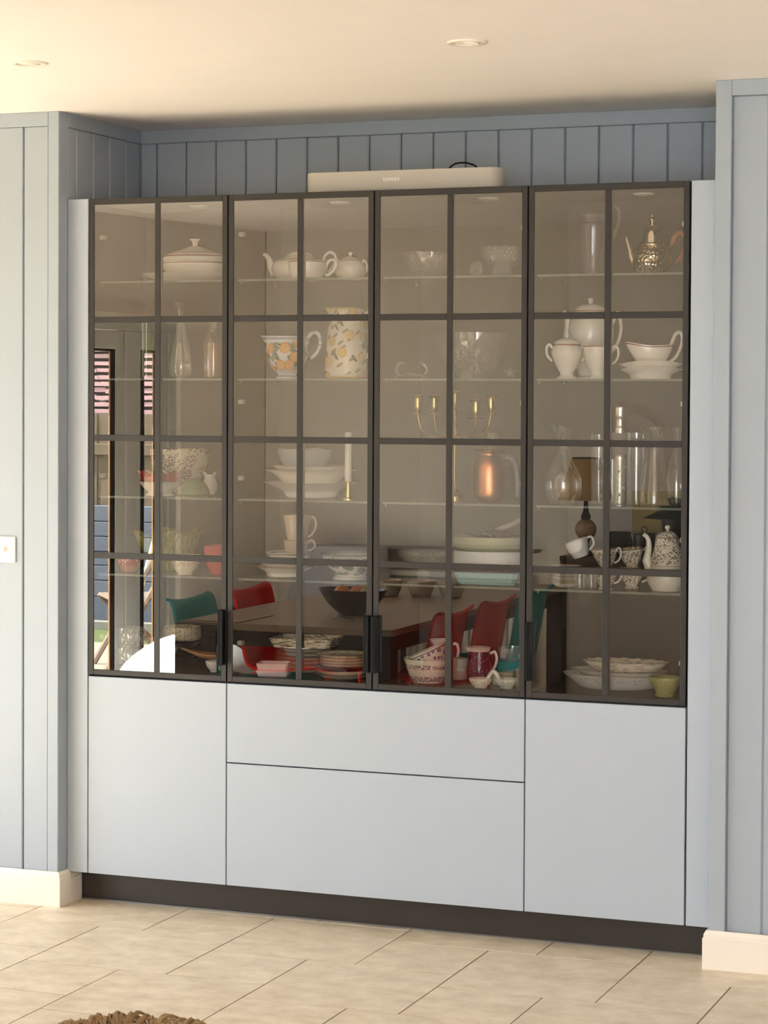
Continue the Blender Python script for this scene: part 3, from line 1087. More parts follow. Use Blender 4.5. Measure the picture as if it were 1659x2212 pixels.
solo('pink_bowl', 'plain pink bowl at the right end of the fourth shelf, far left cabinet', 'bowl', 472, 0.15, 'D',
     [(17, 0, 's'), (20, 6), (29, 28), (33, 62)], ceramic('pink_glaze', L(222, 104, 104)), 2)
for q, (hh, lb) in enumerate(((0, 'lower patterned glass bowl of the pair on the cabinet floor at far left'), (42, 'upper patterned glass bowl of the pair on the cabinet floor at far left'))):
    solo('pressed_glass_bowl', lb, 'bowl', 284, 0.09, 'E', [(20, 0, 's'), (23, 4), (29, 18), (32, 46)], M_CRYSTV, 1.6, dh=hh + 0.0, group='patterned glass bowls', floor=6)
m_ = ceramic('white_diamond_glaze', WHITE, spots=[(7, 60, 0.16, L(130, 116, 104), 0.7, 0.78, 0, 0.02, 0.06)])
solo('stacked_bowl', 'plain white bowl, lower of two on the cabinet floor at far left', 'bowl', 347, 0.176, 'E', [(18, 0, 's'), (22, 5), (32, 24), (37, 42)], M_WHITE, 1.8)
solo('stacked_bowl', 'white bowl with small diamond marks, upper of two at far left', 'bowl', 346, 0.176, 'E', [(17, 0, 's'), (20, 5), (29, 22), (34, 38)], m_, 1.8, dh=21, floor=4)
for q in range(4):
    solo('dark_plate', ('lowest', 'second', 'third', 'topmost')[q] + ' dark stoneware plate under the speckled dish', 'plate', 393, 0.292, 'E',
         [(26, 0, 's'), (33, 5), (38, 12)], M_DARKWARE, 2.2, dh=q * 11, group='dark stoneware plates')
m_ = ceramic('speckled_glaze', L(226, 212, 184), spots=[(8, 110, 0.22, L(70, 50, 40), 0.5, 0, 0), (16, 200, 0.2, L(90, 70, 54), 0.3, 0, 5)])
solo('speckled_dish', 'cream straight sided dish speckled brown, on dark plates at far left', 'dish', 393, 0.292, 'E',
     [(34, 0, 's'), (40, 3), (42, 10), (42, 30)], m_, 2.5, dh=49)
solo('rice_bowl', 'small white bowl with pink streaks under the wooden shell plate', 'bowl', 464, 0.10, 'E', [(10, 0, 's'), (11, 3), (18, 12), (21, 24)],
     ceramic('white_pink_streak', WHITE, spots=[(12, 60, 0.3, L(216, 140, 130), 0.4, 0, 0, 0.02, 0.1)]), 1.6)
def shell_plate():
    p, k = spot(437, 0.11, 'E')
    b = MB()
    n, mm = 22, 9
    vs, fs = [], []
    for side in (0, 1):
        for i in range(n + 1):
            t_ = i / n
            x = -46 + 92 * t_
            half = 22 * math.sin(math.pi * min(1, max(0, (t_ - 0.22) / 0.95))) ** 0.7 + 3.5 if t_ > 0.22 else 3.5 + 2 * math.cos(t_ * 14)
            for j in range(mm):
                s = -1 + 2 * j / (mm - 1)
                z = 24 + 14 * (1 - t_) ** 2 - 9 * (1 - s * s) * min(1, t_ * 2) + 0.8 * math.cos(s * 20) + (0 if side else -2.4)
                vs.append((x * k, s * half * k, z * k))
    q = (n + 1) * mm
    for i in range(n):
        for j in range(mm - 1):
            a = i * mm + j
            fs.append((a, a + mm, a + mm + 1, a + 1))
            fs.append((q + a, q + a + 1, q + a + mm + 1, q + a + mm))
    rim = [i * mm for i in range(n + 1)] + [n * mm + j for j in range(1, mm)] + [i * mm + mm - 1 for i in range(n - 1, -1, -1)] + [j for j in range(mm - 2, 0, -1)]
    for a, c in zip(rim, rim[1:] + rim[:1]):
        fs.append((a, c, c + q, a + q))
    o = b.add(vs, fs).build('shell_plate', plain('ribbed_tan_wood', L(176, 128, 88), 0.4, var=0.15, scale=80), loc=(p.x, p.y, p.z + 12 * k), rz=0.3, smooth=50)
    tag(o, 'tan ribbed leaf shaped plate with stem, resting on the small bowl', 'plate')
shell_plate()
solo('teal_reflection_glass', 'teal glass standing in for the teal chair leg reflection, right end of the cabinet floor, far left', 'glass', 478, 0.06, 'E', [(9, 0, 's'), (10, 3), (11, 62)], M_TEALGL, 1.4)  # tumbler shape added to imitate the mirrored teal chair leg

# ---- second cabinet
m_ = ceramic('cream_brown_line_pot', CREAM, bands=[(0.0735, 0.0755, RED), (0.0655, 0.0668, RED)])
t = Piece('teapot', 'squat cream teapot with thin brown lines, top shelf second cabinet', 'teapot', 648, 0.25, 'A')
t.turn('body', [(34, 0, 's'), (42, 2), (57, 14), (62, 30), (55, 43), (42, 49), (32, 51)], m_, 2.0)
lid = t.turn('lid', [(33, 0, 's'), (33, 2), (26, 9), (14, 15), (0, 17)], ceramic('cream_line_lid', CREAM, bands=[(0.004, 0.006, RED)]), open_=False, at_=(0, 0, 50.5))
t.turn('knob', [(4, 0, 's'), (4, 4), (6.5, 8), (4, 12), (0, 13)], M_CREAM, open_=False, par=lid, at_=(0, 0, 16))
t.rod('spout', [(-54, 18), (-62, 30), (-66, 46), (-74, 57), (-80, 58)], [11, 9, 6.5, 5, 4.2], M_CREAM)
t.rod('handle', [(50, 42), (54, 56), (64, 64), (75, 58), (77, 42), (66, 26), (58, 20)], [4, 3.8, 3.6, 3.6, 3.6, 3.8, 4], M_CREAM)
t = Piece('teacup', 'cream cup with brown rim line in front of the squat teapot', 'cup', 664, 0.085, 'A')
t.turn('bowl', [(30, 0, 's'), (34, 3), (40, 16), (41, 36)], ceramic('cream_line_cup', CREAM, bands=[(0.0515, 0.0535, RED)]), 1.8)
t.rod('handle', [(38, 22), (46, 38), (56, 41), (62, 32), (56, 18), (46, 9), (38, 8)], 3.4, M_CREAM)
t = Piece('sugar_bowl', 'small round cream sugar bowl with lid beside the squat teapot', 'bowl', 757, 0.22, 'A')
t.turn('bowl', [(20, 0, 's'), (25, 2), (33, 15), (33, 28), (26, 39), (23, 41)], M_CREAM, 2)
lid = t.turn('lid', [(25, 0, 's'), (24, 2), (15, 8), (5, 11), (0, 11)], ceramic('cream_line_lid2', CREAM, bands=[(0.002, 0.0042, RED)]), open_=False, at_=(0, 0, 41))
t.turn('knob', [(3, 0, 's'), (2.8, 3), (4.6, 7), (3, 10), (0, 11)], M_CREAM, open_=False, par=lid, at_=(0, 0, 10))
for s in (-1, 1):
    t.rod('handle', [(s * 30, 16), (s * 36, 24), (s * 34, 38), (s * 29, 44), (s * 26, 38)], 2.8, M_CREAM)
m_ = ceramic('fruit_painted_glaze', L(216, 222, 226), spots=[
    dict(ku=1.9, kv=28, r=0.46, col=L(76, 92, 66), prob=0.75, rot=0.9, off=0.3, st=1.8, z0=0.028, z1=0.112),
    dict(ku=1.9, kv=28, r=0.42, col=L(120, 140, 108), prob=0.6, rot=-0.7, off=4.4, st=1.8, z0=0.028, z1=0.115),
    dict(ku=1.45, kv=22, r=0.40, col=L(214, 140, 48), prob=0.65, rot=0.25, off=9.2, z0=0.022, z1=0.12),
    dict(ku=1.45, kv=22, r=0.31, col=L(234, 176, 82), prob=0.65, rot=0.25, off=9.2, z0=0.022, z1=0.12)],
    bands=[(0.006, 0.010, L(120, 130, 160)), (0.125, 0.131, L(140, 156, 186))])
t = Piece('fruit_jug', 'wide white jug painted with orange fruit and green leaves', 'jug', 620, 0.14, 'B')
t.turn('body', [(23, 0, 's'), (23, 4), (20, 9), (34, 22), (46, 45), (47, 62), (41, 78), (40, 91)], m_, 2.0, mod=spout(17, 66, 0.5), n=56)
t.rod('handle', [(42, 74), (46, 90), (56, 100), (68, 96), (72, 78), (66, 60), (56, 48), (50, 44)], [4, 5, 5, 5, 5, 4.6, 4.6, 4], ceramic('striped_handle', L(200, 206, 212), spots=[(8, 120, 0.3, L(120, 130, 150), 0.5, 0, 0)]))
m_ = ceramic('lemon_painted_glaze', L(240, 230, 208), spots=[
    dict(ku=1.7, kv=26, r=0.36, col=L(112, 108, 70), prob=0.26, rot=0.9, off=0.7, st=2.6),
    dict(ku=1.8, kv=28, r=0.34, col=L(134, 128, 86), prob=0.28, rot=-0.6, off=5.1, st=2.8),
    dict(ku=1.25, kv=19, r=0.30, col=L(214, 170, 66), prob=0.66, rot=0.2, off=2.6),
    dict(ku=1.25, kv=19, r=0.24, col=L(236, 202, 100), prob=0.66, rot=0.2, off=2.6)],
    bands=[(0.0, 0.008, L(222, 190, 110)), (0.222, 0.236, L(226, 200, 140))])
t = Piece('lemon_pitcher', 'tall cream pitcher painted with yellow lemons, second shelf', 'pitcher', 748, 0.18, 'B')
t.turn('body', [(44, 0, 's'), (47, 4), (47, 18), (44, 60), (40, 110), (38, 140), (42, 152)], m_, 2.4, mod=spout(6, 130, 0.5), n=56)
t.rod('handle', [(38, 138), (50, 142), (56, 128), (56, 90), (52, 60), (45, 44)], [5, 6, 6, 5.5, 5.5, 5], M_CREAM, flat=1.3)
solo('wide_rim_bowl', 'wide rimmed white bowl, lowest in the third shelf stack', 'bowl', 672, 0.20, 'C', [(52, 0, 's'), (56, 3), (62, 14), (84, 25), (107, 34)], M_WHITE, 2.2, group='white serving ware stack')
solo('wide_rim_bowl', 'deeper wide rimmed cream bowl, second in the third shelf stack', 'bowl', 672, 0.20, 'C', [(50, 0, 's'), (58, 5), (72, 22), (88, 34), (105, 40)], M_CREAM, 2.2, dh=21, group='white serving ware stack')
solo('serving_plate', 'cream plate lying under the blue grey bowl', 'plate', 676, 0.20, 'C', [(72, 0, 's'), (80, 3), (90, 11)], M_CREAM, 2.2, dh=58)
solo('square_bowl', 'pale blue grey bowl on top of the stacked white serving ware', 'bowl', 658, 0.20, 'C', [(42, 0, 's'), (46, 4), (54, 20), (60, 41)], M_BLUEGREY, 2.0, dh=63, mod=wav(4, 2.5, 10, 1.6))
t = Piece('candlestick', 'white candle in a slim brass candlestick, third shelf second cabinet', 'candlestick', 752, 0.07, 'C')
t.turn('base', [(0, 0, 's'), (15, 0, 's'), (15, 4, 's'), (7, 5), (5.5, 10), (5.5, 38), (8, 42, 's'), (0, 42)], M_BRASS, open_=False)
t.turn('candle', [(0, 0, 's'), (7.8, 0, 's'), (7.6, 60), (7.2, 103), (6, 106), (0, 105)], plain('candle_wax', L(240, 234, 222), 0.45, var=0.01), open_=False, at_=(0, 0, 41))
for q, (c_, hh, r_, lb) in enumerate(((L(196, 150, 120), 0, 66, 'terracotta edged plate at the bottom of the cup stack'), (L(170, 196, 196), 11, 69, 'pale blue edged plate in the middle of the cup stack'))):
    solo('dinner_plate', lb, 'plate', 616, 0.17, 'D', [(40, 0, 's'), (42, 8), (54, 16), (r_, 23)], ceramic('edged_plate%d' % q, CREAM, bands=[(0.030, 0.05, c_)]), 2.0, dh=hh)
solo('shallow_dish', 'white shallow dish with black inner band under the two mugs', 'dish', 626, 0.18, 'D', [(38, 0, 's'), (42, 4), (48, 12), (53, 19)], ceramic('white_black_band', WHITE, bands=[(0.022, 0.0255, L(60, 56, 54))]), 2.0, dh=33)
for q, (hh, rt, lb) in enumerate(((36.5, 29, 'lower taupe mug of the pair stacked on the white dish'), (79, 33, 'upper taupe mug of the pair, standing on the lower mug'))):
    t = Piece('mug', lb, 'mug', 639 + q * 2, 0.18, 'D', dh=hh, group='stacked taupe mugs')
    t.turn('cup', [(21, 0, 's'), (22, 3), (25, 20), (rt - 2, 42 if q == 0 else 54)], M_TAUPE, 1.8, floor=4)
    t.rod('handle', [(26, 35), (31, 41), (38, 38), (41, 30), (36, 22), (25, 19)] if q == 0 else [(26, 38), (30, 48), (38, 46), (41, 30), (33, 12), (23, 6)], [2.6, 3.2, 2.8, 2.6, 2.6, 2.4], M_TAUPE)
m_ = ceramic('cactus_glaze', L(240, 234, 212), spots=[
    dict(ku=1.4, kv=24, r=0.40, col=L(118, 132, 90), prob=0.6, rot=0.5, off=0.4, st=1.6, z0=0.016, z1=0.07),
    dict(ku=1.9, kv=30, r=0.34, col=L(146, 156, 112), prob=0.5, rot=-0.6, off=3.3, st=1.5, z0=0.016, z1=0.07),
    dict(ku=6, kv=90, r=0.22, col=L(176, 96, 78), prob=0.35, off=2, z0=0.045, z1=0.075)], bands=[(0.077, 0.09, L(150, 160, 130))])
solo('cactus_bowl', 'white footed bowl painted with green cactus, fourth shelf second cabinet', 'bowl', 757, 0.137, 'D', [(38, 0, 's'), (37, 5), (34, 9), (46, 22), (60, 44), (66, 57)], m_, 2.2)
def square_dish(name, label, u, y, lev, w_px, d_px, h_px, mat, dh=0.0, rz=0.0, flare=1.12, t=2.5, group=None):
    p, k = spot(u, y, lev)
    w_, d_, h_, t = w_px * k / 2, d_px * k / 2, h_px * k, t * k
    vs, fs = [], []
    def ring(sw, sd, z):
        b0 = len(vs)
        c = 0.12
        for sx, sy_ in ((-1, -1), (1, -1), (1, 1), (-1, 1)):
            for a, bq in (((1 - c), 1), (1, (1 - c))) if sx * sy_ < 0 else ((1, (1 - c)), ((1 - c), 1)):
                vs.append((sx * sw * a, sy_ * sd * bq, z))
        return list(range(b0, b0 + 8))
    R = [ring(w_, d_, 0), ring(w_ * flare, d_ * flare, h_), ring(w_ * flare - t, d_ * flare - t, h_), ring(w_ - t, d_ - t, t)]
    for A, B in zip(R[:-1], R[1:]):
        for i in range(8):
            j = (i + 1) % 8
            fs.append((A[i], A[j], B[j], B[i]))
    fs.append(tuple(reversed(R[0]))); fs.append(tuple(R[-1]))
    o = MB().add(vs, fs).build(name, mat, loc=(p.x, p.y, p.z + dh * k + 0.0004), rz=rz)
    return tag(o, label, 'dish', group)
M_PINKW = ceramic('white_pink_glaze', L(240, 222, 220))
square_dish('square_dish', 'lower of two small pinkish white square dishes on the cabinet floor', 592, 0.095, 'E', 62, 56, 13, M_PINKW, 0, 0.25, group='pinkish square dishes')
square_dish('square_dish', 'upper of two small pinkish white square dishes on the cabinet floor', 592, 0.095, 'E', 62, 56, 14, M_PINKW, 13.5, 0.25, group='pinkish square dishes')
for q in range(6):
    solo('gold_rim_plate', ('lowest', 'second', 'third', 'fourth', 'fifth', 'topmost')[q] + ' gold edged plate under the floral oblong dish', 'plate', 655, 0.25, 'E',
         [(48, 0, 's'), (56, 3), (70, 9)], ceramic('gold_rim%d' % q, L(226, 216, 190), bands=[(0.011, 0.02, L(176, 140, 74))]), 2.0, dh=q * 8.6, sy=0.85, group='gold edged plates')
m_ = ceramic('floral_dish_glaze', L(236, 226, 198), spots=[(3, 300, 0.36, L(70, 92, 70), 0.5, 0.4, 0.3), (4, 300, 0.26, L(170, 100, 70), 0.4, -0.5, 2.8)])
square_dish('oblong_dish', 'cream oblong dish with green floral painting on the gold edged plates', 662, 0.25, 'E', 122, 92, 20, m_, 53, 0.12, 1.16)
for q, (r_, hh, nm, c_, lb) in enumerate((
        (64, 0, 'cream', L(232, 222, 196), 'lowest cream plate of the round stack beside the handles'),
        (62, 8, 'cream', L(236, 226, 204), 'second cream plate of the round stack beside the handles'))):
    solo('side_plate', lb, 'plate', 742, 0.13, 'E', [(44, 0, 's'), (50, 2), (r_, 10)], ceramic('stack_plate%d' % q, c_), 2, dh=hh, group='round plate stack')
solo('black_plate', 'black plate in the middle of the round stack of plates', 'plate', 742, 0.13, 'E', [(46, 0, 's'), (52, 4), (57, 12)], M_DARKWARE, 2.2, dh=16)
for q in range(4):
    mt = ceramic('floral_side_plate', L(236, 230, 212), spots=[(2.2, 900, 0.3, L(150, 80, 80), 0.3, 0, 0.2), (3.2, 900, 0.22, L(90, 104, 76), 0.3, 0, 4.4)], bands=[(0.0112, 0.02, L(190, 160, 100))]) if q == 3 else ceramic('gold_edge_side', L(236, 228, 206), bands=[(0.0105, 0.02, L(190, 156, 90))])
    solo('gold_edged_side_plate', ('lowest', 'second', 'third', 'topmost flower painted')[q] + ' gold edged side plate above the black plate', 'plate', 742, 0.13, 'E', [(42, 0, 's'), (48, 2), (57, 9)], mt, 2, dh=25 + q * 6.2, group='gold edged side plates')

# ---- third cabinet
solo('crystal_bowl', 'cut crystal bowl with star cuts, left on the top shelf of the third cabinet', 'bowl', 924, 0.14, 'A', [(30, 0, 's'), (34, 3), (48, 18), (57, 38), (60, 53)], M_CRYSTS, 2.5, floor=5, mod=wav(16, 0.8, 20, 1.0), n=64)
solo('footed_crystal_bowl', 'diamond cut crystal bowl at the right of the top shelf, third cabinet', 'bowl', 1086, 0.20, 'A', [(26, 0, 's'), (25, 4), (22, 18), (24, 24), (38, 32), (46, 48), (48, 66)], M_CRYST, 2.5, floor=27, mod=wav(16, 0.8, 40, 1.2), n=64)
solo('crystal_dish', 'little cut glass bowl standing left of the diamond cut crystal bowl', 'bowl', 1029, 0.11, 'A', [(10, 0, 's'), (13, 4), (15, 18), (12, 28), (8, 33)], M_CRYSTS, 1.8, floor=4)
t = Piece('glass_crab', 'small clear glass crab figurine on the second shelf, third cabinet', 'figurine', 889, 0.10, 'B', rz=IR)
k = t.k
MB().ball((0, 0, 9 * k), 18 * k, 12 * k, 6 * k).build('body', M_CLEAR, t.e, smooth=60)
for s in (-1, 1):
    t.rod('claw_arm', [(s * 14, 9), (s * 26, 8), (s * 33, 18), (s * 30, 27)], [3, 3.4, 4.4, 5], M_CLEAR, n=8)
    t.rod('claw', [(s * 30, 27), (s * 24, 34), (s * 13, 33)], [5, 4.5, 1], M_CLEAR, n=8)
    for q in range(3):
        t.rod('leg', [(s * 13, 7, -6 + 6 * q), (s * 24, 9, -9 + 9 * q), (s * 35, 1, -12 + 11 * q)], [2, 1.8, 1], M_CLEAR, n=6)
solo('large_crystal_bowl', 'large clear crystal bowl with crossing cuts, second shelf third cabinet', 'bowl', 1017, 0.20, 'B', [(34, 0, 's'), (38, 4), (58, 28), (76, 66), (84, 99)], M_CRYSTS, 3, floor=6, n=64)
t = Piece('glass_star', 'tiny clear glass starfish figurine right of the large crystal bowl', 'figurine', 1103, 0.09, 'B', rz=IR)
for q in range(5):
    a = math.pi / 2 + q * 2 * math.pi / 5
    t.rod('arm', [(0, 13), (9 * math.cos(a), 13 + 8 * math.sin(a)), (15 * math.cos(a), 13 + 12.5 * math.sin(a))], [4.5, 3.6, 1.4], M_CLEAR, n=8)
t = Piece('candelabra', 'five armed brass candelabra on the third shelf', 'candelabra', 981, 0.17, 'C', rz=IR)
t.turn('foot', [(0, 0, 's'), (20, 0, 's'), (20, 10), (17, 13), (13, 17), (7, 21), (4, 30), (0, 31)], M_BRASS, open_=False)
t.turn('stem', [(4, 28, 's'), (6, 36), (3, 44), (2.6, 90), (3.4, 136), (6, 146), (5, 156), (3, 166), (4.5, 178), (3, 188), (3, 196, 's'), (0, 196)], M_BRASS, open_=False)
def cup(par_t, x, yy, h):
    q = par_t.turn('candle_cup', [(0, 0, 's'), (3, 0), (16, 1.0), (16.5, 2.4), (4, 3), (4, 8), (7.5, 16), (7.5, 36), (12, 40), (12, 41.5, 's'), (5.5, 41), (5.5, 18), (0, 17)], M_BRASS, open_=False, at_=(x, yy, h))
    return q
cup(t, 0, 0, 196)
for q, th in enumerate((28, 118, 208, 298)):
    a = math.radians(th)
    ax, ay, R = math.cos(a), math.sin(a), 91
    h = 186 if q != 3 else 178
    pts = [(0, 138, 0), (ax * 24, 141, ay * 24), (ax * 58, 141, ay * 58), (ax * 82, 156, ay * 82), (ax * R, h, ay * R)]
    t.rod('arm', pts, [2.6, 2.6, 2.5, 2.4, 2.4], M_BRASS, n=8)
    cup(t, ax * R, ay * R, h)
t = Piece('copper_jug', 'round bodied copper jug with grey handle, third shelf third cabinet', 'jug', 1056, 0.12, 'C')
t.turn('body', [(22, 0, 's'), (26, 2), (35, 14), (37, 40), (36, 76), (30, 96), (26, 104), (31, 114)], M_COPPER, 1.8, mod=spout(5, 100, 0.5))
t.rod('handle', [(30, 96), (42, 98), (54, 88), (60, 64), (62, 36), (60, 12)], [5, 7, 7, 6.5, 6, 5.5], plain('mauve_grey_handle', L(112, 108, 124), 0.3, var=0.03), flat=1.3)
solo('green_bottle', 'green glass bottle standing behind the copper jug', 'bottle', 1064, 0.28, 'C', [(22, 0, 's'), (24, 5), (24, 90), (20, 110), (17, 125), (18, 146)], M_GREENGL, 1.6)
m_ = thin_glass('red_patterned_glass', (0.93, 0.93, 0.91), 0.06, 0.6, 0.16, (0.8, 0.72, 0.66), ('voronoi', 80.0, 0.7))
solo('patterned_glass_dish', 'footed glass dish with reddish cut rim, fourth shelf third cabinet', 'dish', 913, 0.15, 'D', [(30, 0, 's'), (30, 3), (14, 12), (18, 28), (40, 46), (53, 58), (53, 66)], m_, 1.8, floor=32)
square_dish('teal_dish', 'pale teal square dish at the bottom of the platter stack', 1064, 0.17, 'D', 124, 110, 27, ceramic('pale_teal_glaze', L(140, 186, 186)), 0, 0.05, 1.15)
solo('ribbed_dish', 'white ribbed round oven dish on the teal square dish', 'dish', 1064, 0.19, 'D', [(72, 0, 's'), (80, 4), (88, 20), (91, 44)], ceramic('ribbed_white', WHITE, bands=[(0, 0.012, L(176, 120, 96))]), 2.5, dh=27.6, n=96, mod=lambda r, h, a, k: ((r + (1.0 if 6 < h < 40 else 0) * math.cos(40 * a)) * k, h * k))
solo('green_platter', 'pale green round dish on the white ribbed dish', 'dish', 1064, 0.19, 'D', [(60, 0, 's'), (74, 6), (88, 20), (91, 38)], ceramic('celadon_glaze', L(196, 198, 164), bands=[(0.030, 0.032, L(160, 164, 130))]), 2.5, dh=63.6)
solo('patterned_plate', 'black and white patterned plate on the pale green dish', 'plate', 1070, 0.19, 'D', [(46, 0, 's'), (56, 3), (76, 8)], ceramic('black_white_pattern', L(60, 56, 54), spots=[(9, 30, 0.3, L(220, 214, 204), 0.5, 0, 0)]), 2, dh=99.6)
solo('tilted_plate', 'plain white plate leaning on top of the platter stack', 'plate', 1110, 0.20, 'D', [(28, 0, 's'), (36, 3), (49, 10)], M_CREAM, 2, dh=124, rot=(0.1, -0.38, 0))
m_ = ceramic('polka_band_glaze', L(236, 226, 206), spots=[
    (9.5, 155, 0.40, L(44, 36, 62), 0.99, 0, 0.2, 0.046, 0.060), (9.5, 155, 0.15, L(236, 226, 206), 0.99, 0, 0.2, 0.046, 0.060),
    (9.5, 155, 0.40, L(44, 36, 62), 0.99, 0, 0.2, 0.006, 0.022), (9.5, 155, 0.15, L(236, 226, 206), 0.99, 0, 0.2, 0.006, 0.022), (12, 170, 0.12, L(70, 50, 60), 0.9, 0, 5, 0.022, 0.046)])
solo('polka_bowl', 'cream bowl with dark spotted bands, holding a tilted bowl', 'bowl', 926, 0.12, 'E', [(34, 0, 's'), (36, 3), (46, 22), (52, 42), (55, 48), (56, 52)], m_, 2.4, mod=wav(8, 1.2, 10))
m_ = ceramic('blue_flower_glaze', L(238, 230, 212), spots=[(3.6, 55, 0.30, L(58, 60, 110), 0.9, 0, 0.3, 0.016, 0.05), (3.6, 55, 0.10, L(220, 214, 220), 0.9, 0, 0.3, 0.016, 0.05)], bands=[(0.050, 0.053, L(110, 60, 60))])
solo('flower_bowl', 'cream bowl with blue flowers tilted inside the spotted bowl', 'bowl', 938, 0.12, 'E', [(24, 0, 's'), (27, 3), (37, 20), (45, 40)], m_, 2.2, dh=34, rot=(0.05, -0.42, 0.1))
t = Piece('milk_jug', 'grey white milk jug standing behind the tilted flower bowl', 'jug', 955, 0.26, 'E')
t.turn('body', [(20, 0, 's'), (24, 6), (25, 30), (20, 56), (18, 66), (22, 82)], M_WHITE, 1.8, mod=spout(9, 66, 0.5))
t.rod('handle', [(20, 70), (30, 72), (35, 58), (31, 36), (24, 24)], 3.4, M_WHITE)
t = Piece('tea_mug', 'taupe mug with round handle beside the spotted bowl', 'mug', 991, 0.225, 'E')
t.turn('cup', [(16, 0, 's'), (18, 3), (21, 20), (22, 46)], M_TAUPE, 1.8)
t.rod('handle', [(20, 14), (30, 12), (37, 24), (33, 38), (21, 36)], 3.2, M_TAUPE)
m_ = ceramic('dark_floral_glaze', L(52, 34, 56), spots=[(5, 60, 0.20, L(150, 140, 170), 0.5, 0.3, 0.4), (7, 90, 0.2, L(120, 40, 60), 0.5, -0.2, 3), (8, 80, 0.14, L(90, 100, 150), 0.5, 0.1, 7)], bands=[(0.098, 0.12, L(226, 214, 196))])
t = Piece('floral_jug', 'dark purple jug with pale flowers, cabinet floor third cabinet', 'jug', 1035, 0.18, 'E')
t.turn('body', [(22, 0, 's'), (25, 4), (28, 26), (24, 54), (23, 68), (26, 76)], m_, 1.8, mod=spout(8, 58, 0.5))
t.rod('handle', [(24, 62), (33, 66), (38, 52), (34, 34), (26, 24)], 3.2, M_WHITE)
solo('gold_bowl', 'shallow bowl with a gold rim behind the twin dish', 'bowl', 1082, 0.14, 'E', [(16, 0, 's'), (20, 4), (30, 24)], ceramic('gold_rim_bowl', L(200, 190, 170), bands=[(0.032, 0.05, L(206, 166, 70))]), 1.6)
solo('teal_bowl', 'teal bowl under the glass bowl, right of the cabinet floor, third cabinet', 'bowl', 1106, 0.272, 'E', [(20, 0, 's'), (24, 4), (34, 24), (38, 42)], M_TEAL, 2)
solo('glass_bowl', 'grey glass bowl resting in the teal bowl', 'bowl', 1106, 0.272, 'E', [(16, 0, 's'), (24, 8), (31, 24), (33, 40)], thin_glass('smoky_glass', (0.8, 0.82, 0.82), 0.1, 0.5, 0.3, (0.6, 0.62, 0.6)), 1.6, dh=31)
solo('wooden_cup', 'small brown wooden cup at the right end of the cabinet floor, third cabinet', 'cup', 1128, 0.16, 'E', [(13, 0, 's'), (14, 3), (16, 32)], plain('brown_wood', L(140, 98, 56), 0.5, var=0.12, scale=40), 2)
t = Piece('twin_dish', 'cream twin dish joined by an arched handle, front of the cabinet floor', 'dish', 1066, 0.06, 'E', rz=0.25)
m_ = ceramic('twin_dish_glaze', L(238, 230, 210), spots=[(6, 130, 0.26, L(60, 62, 100), 0.6, 0, 0, 0.004, 0.022)])
for s in (-1, 1):
    t.turn('dish', [(13, 0, 's'), (14, 2), (22, 10), (26, 21)], m_, 1.8, sy=0.8, at_=(s * 28, 0, 0))
t.rod('arch_handle', [(-14, 18), (-7, 30), (0, 37), (7, 30), (14, 18)], [4.5, 4.5, 4.5, 4.5, 4.5], M_CREAM, flat=1.6)

# ---- far right cabinet
t = Piece('mauve_jug', 'tall mauve glass jug with clear loop handle, top shelf far right', 'jug', 1281, 0.14, 'A')
t.turn('body', [(24, 0, 's'), (27, 4), (35, 60), (38, 106), (36, 110), (33, 114), (33, 130)], M_PURPLE, 2.0, mod=spout(4, 116, 0.5))
t.rod('handle', [(32, 118), (36, 140), (45, 148), (54, 140), (55, 116), (46, 88), (38, 66), (36, 52)], [3, 4, 4, 4, 4, 4, 4, 3.4], M_CLEAR)
t = Piece('silver_teapot', 'hammered silver teapot with domed lid and tan wrapped handle', 'teapot', 1408, 0.14, 'A', rz=IR)
t.turn('body', [(26, 0, 's'), (28, 3), (40, 14), (44, 30), (38, 50), (26, 60), (22, 62)], M_SILVERH, 2)
t.turn('collar', [(20, 60, 's'), (27, 61), (27, 66), (20, 68, 's'), (18, 64)], M_SILVER, open_=False)
lid = t.turn('lid', [(0, 0, 's'), (21, 0, 's'), (20, 6), (18, 24), (12, 36), (6, 40), (4, 44), (8, 48), (8, 52), (4, 55), (3, 58), (4.5, 62), (2, 67), (0, 68)], M_SILVER, open_=False, at_=(0, 0, 67))
t.rod('spout', [(-36, 20), (-44, 34), (-48, 52), (-52, 66), (-56, 80)], [10, 8, 5.5, 4.2, 3], M_SILVER)
t.rod('handle_root', [(32, 54), (42, 60), (46, 66)], [6, 5, 4.4], M_SILVER)
t.rod('handle_root', [(40, 20), (50, 22), (56, 28)], [5, 5, 4.4], M_SILVER)
t.rod('wrapped_handle', [(44, 64), (48, 80), (60, 90), (70, 80), (71, 60), (64, 42), (54, 26)], [4.6, 5.4, 5.4, 5.4, 5.4, 5.2, 4.6], plain('tan_wrap', L(184, 116, 72), 0.6, var=0.1, scale=120, bump=0.6, bscale=260))
for q in range(3):
    a = q * 2.09
    t.rod('foot', [(22 * math.cos(a), 6, 22 * math.sin(a)), (25 * math.cos(a), 3.4, 25 * math.sin(a))], [4, 3], M_SILVER)
def redline(nm, z0, z1):
    return ceramic(nm, CREAM, bands=[(z0, z1, L(168, 84, 66))])
t = Piece('coffee_pot', 'tall cream coffee pot with red line, second shelf far right', 'coffee pot', 1275, 0.27, 'B')
t.turn('body', [(34, 0, 's'), (34, 4), (26, 10), (34, 30), (46, 66), (50, 100), (46, 128), (34, 142), (32, 145)], M_CREAM, 2)
lid = t.turn('lid', [(34, 0, 's'), (34, 3), (28, 12), (14, 17), (0, 18)], redline('pot_lid_line', 0.001, 0.0045), open_=False, at_=(0, 0, 145))
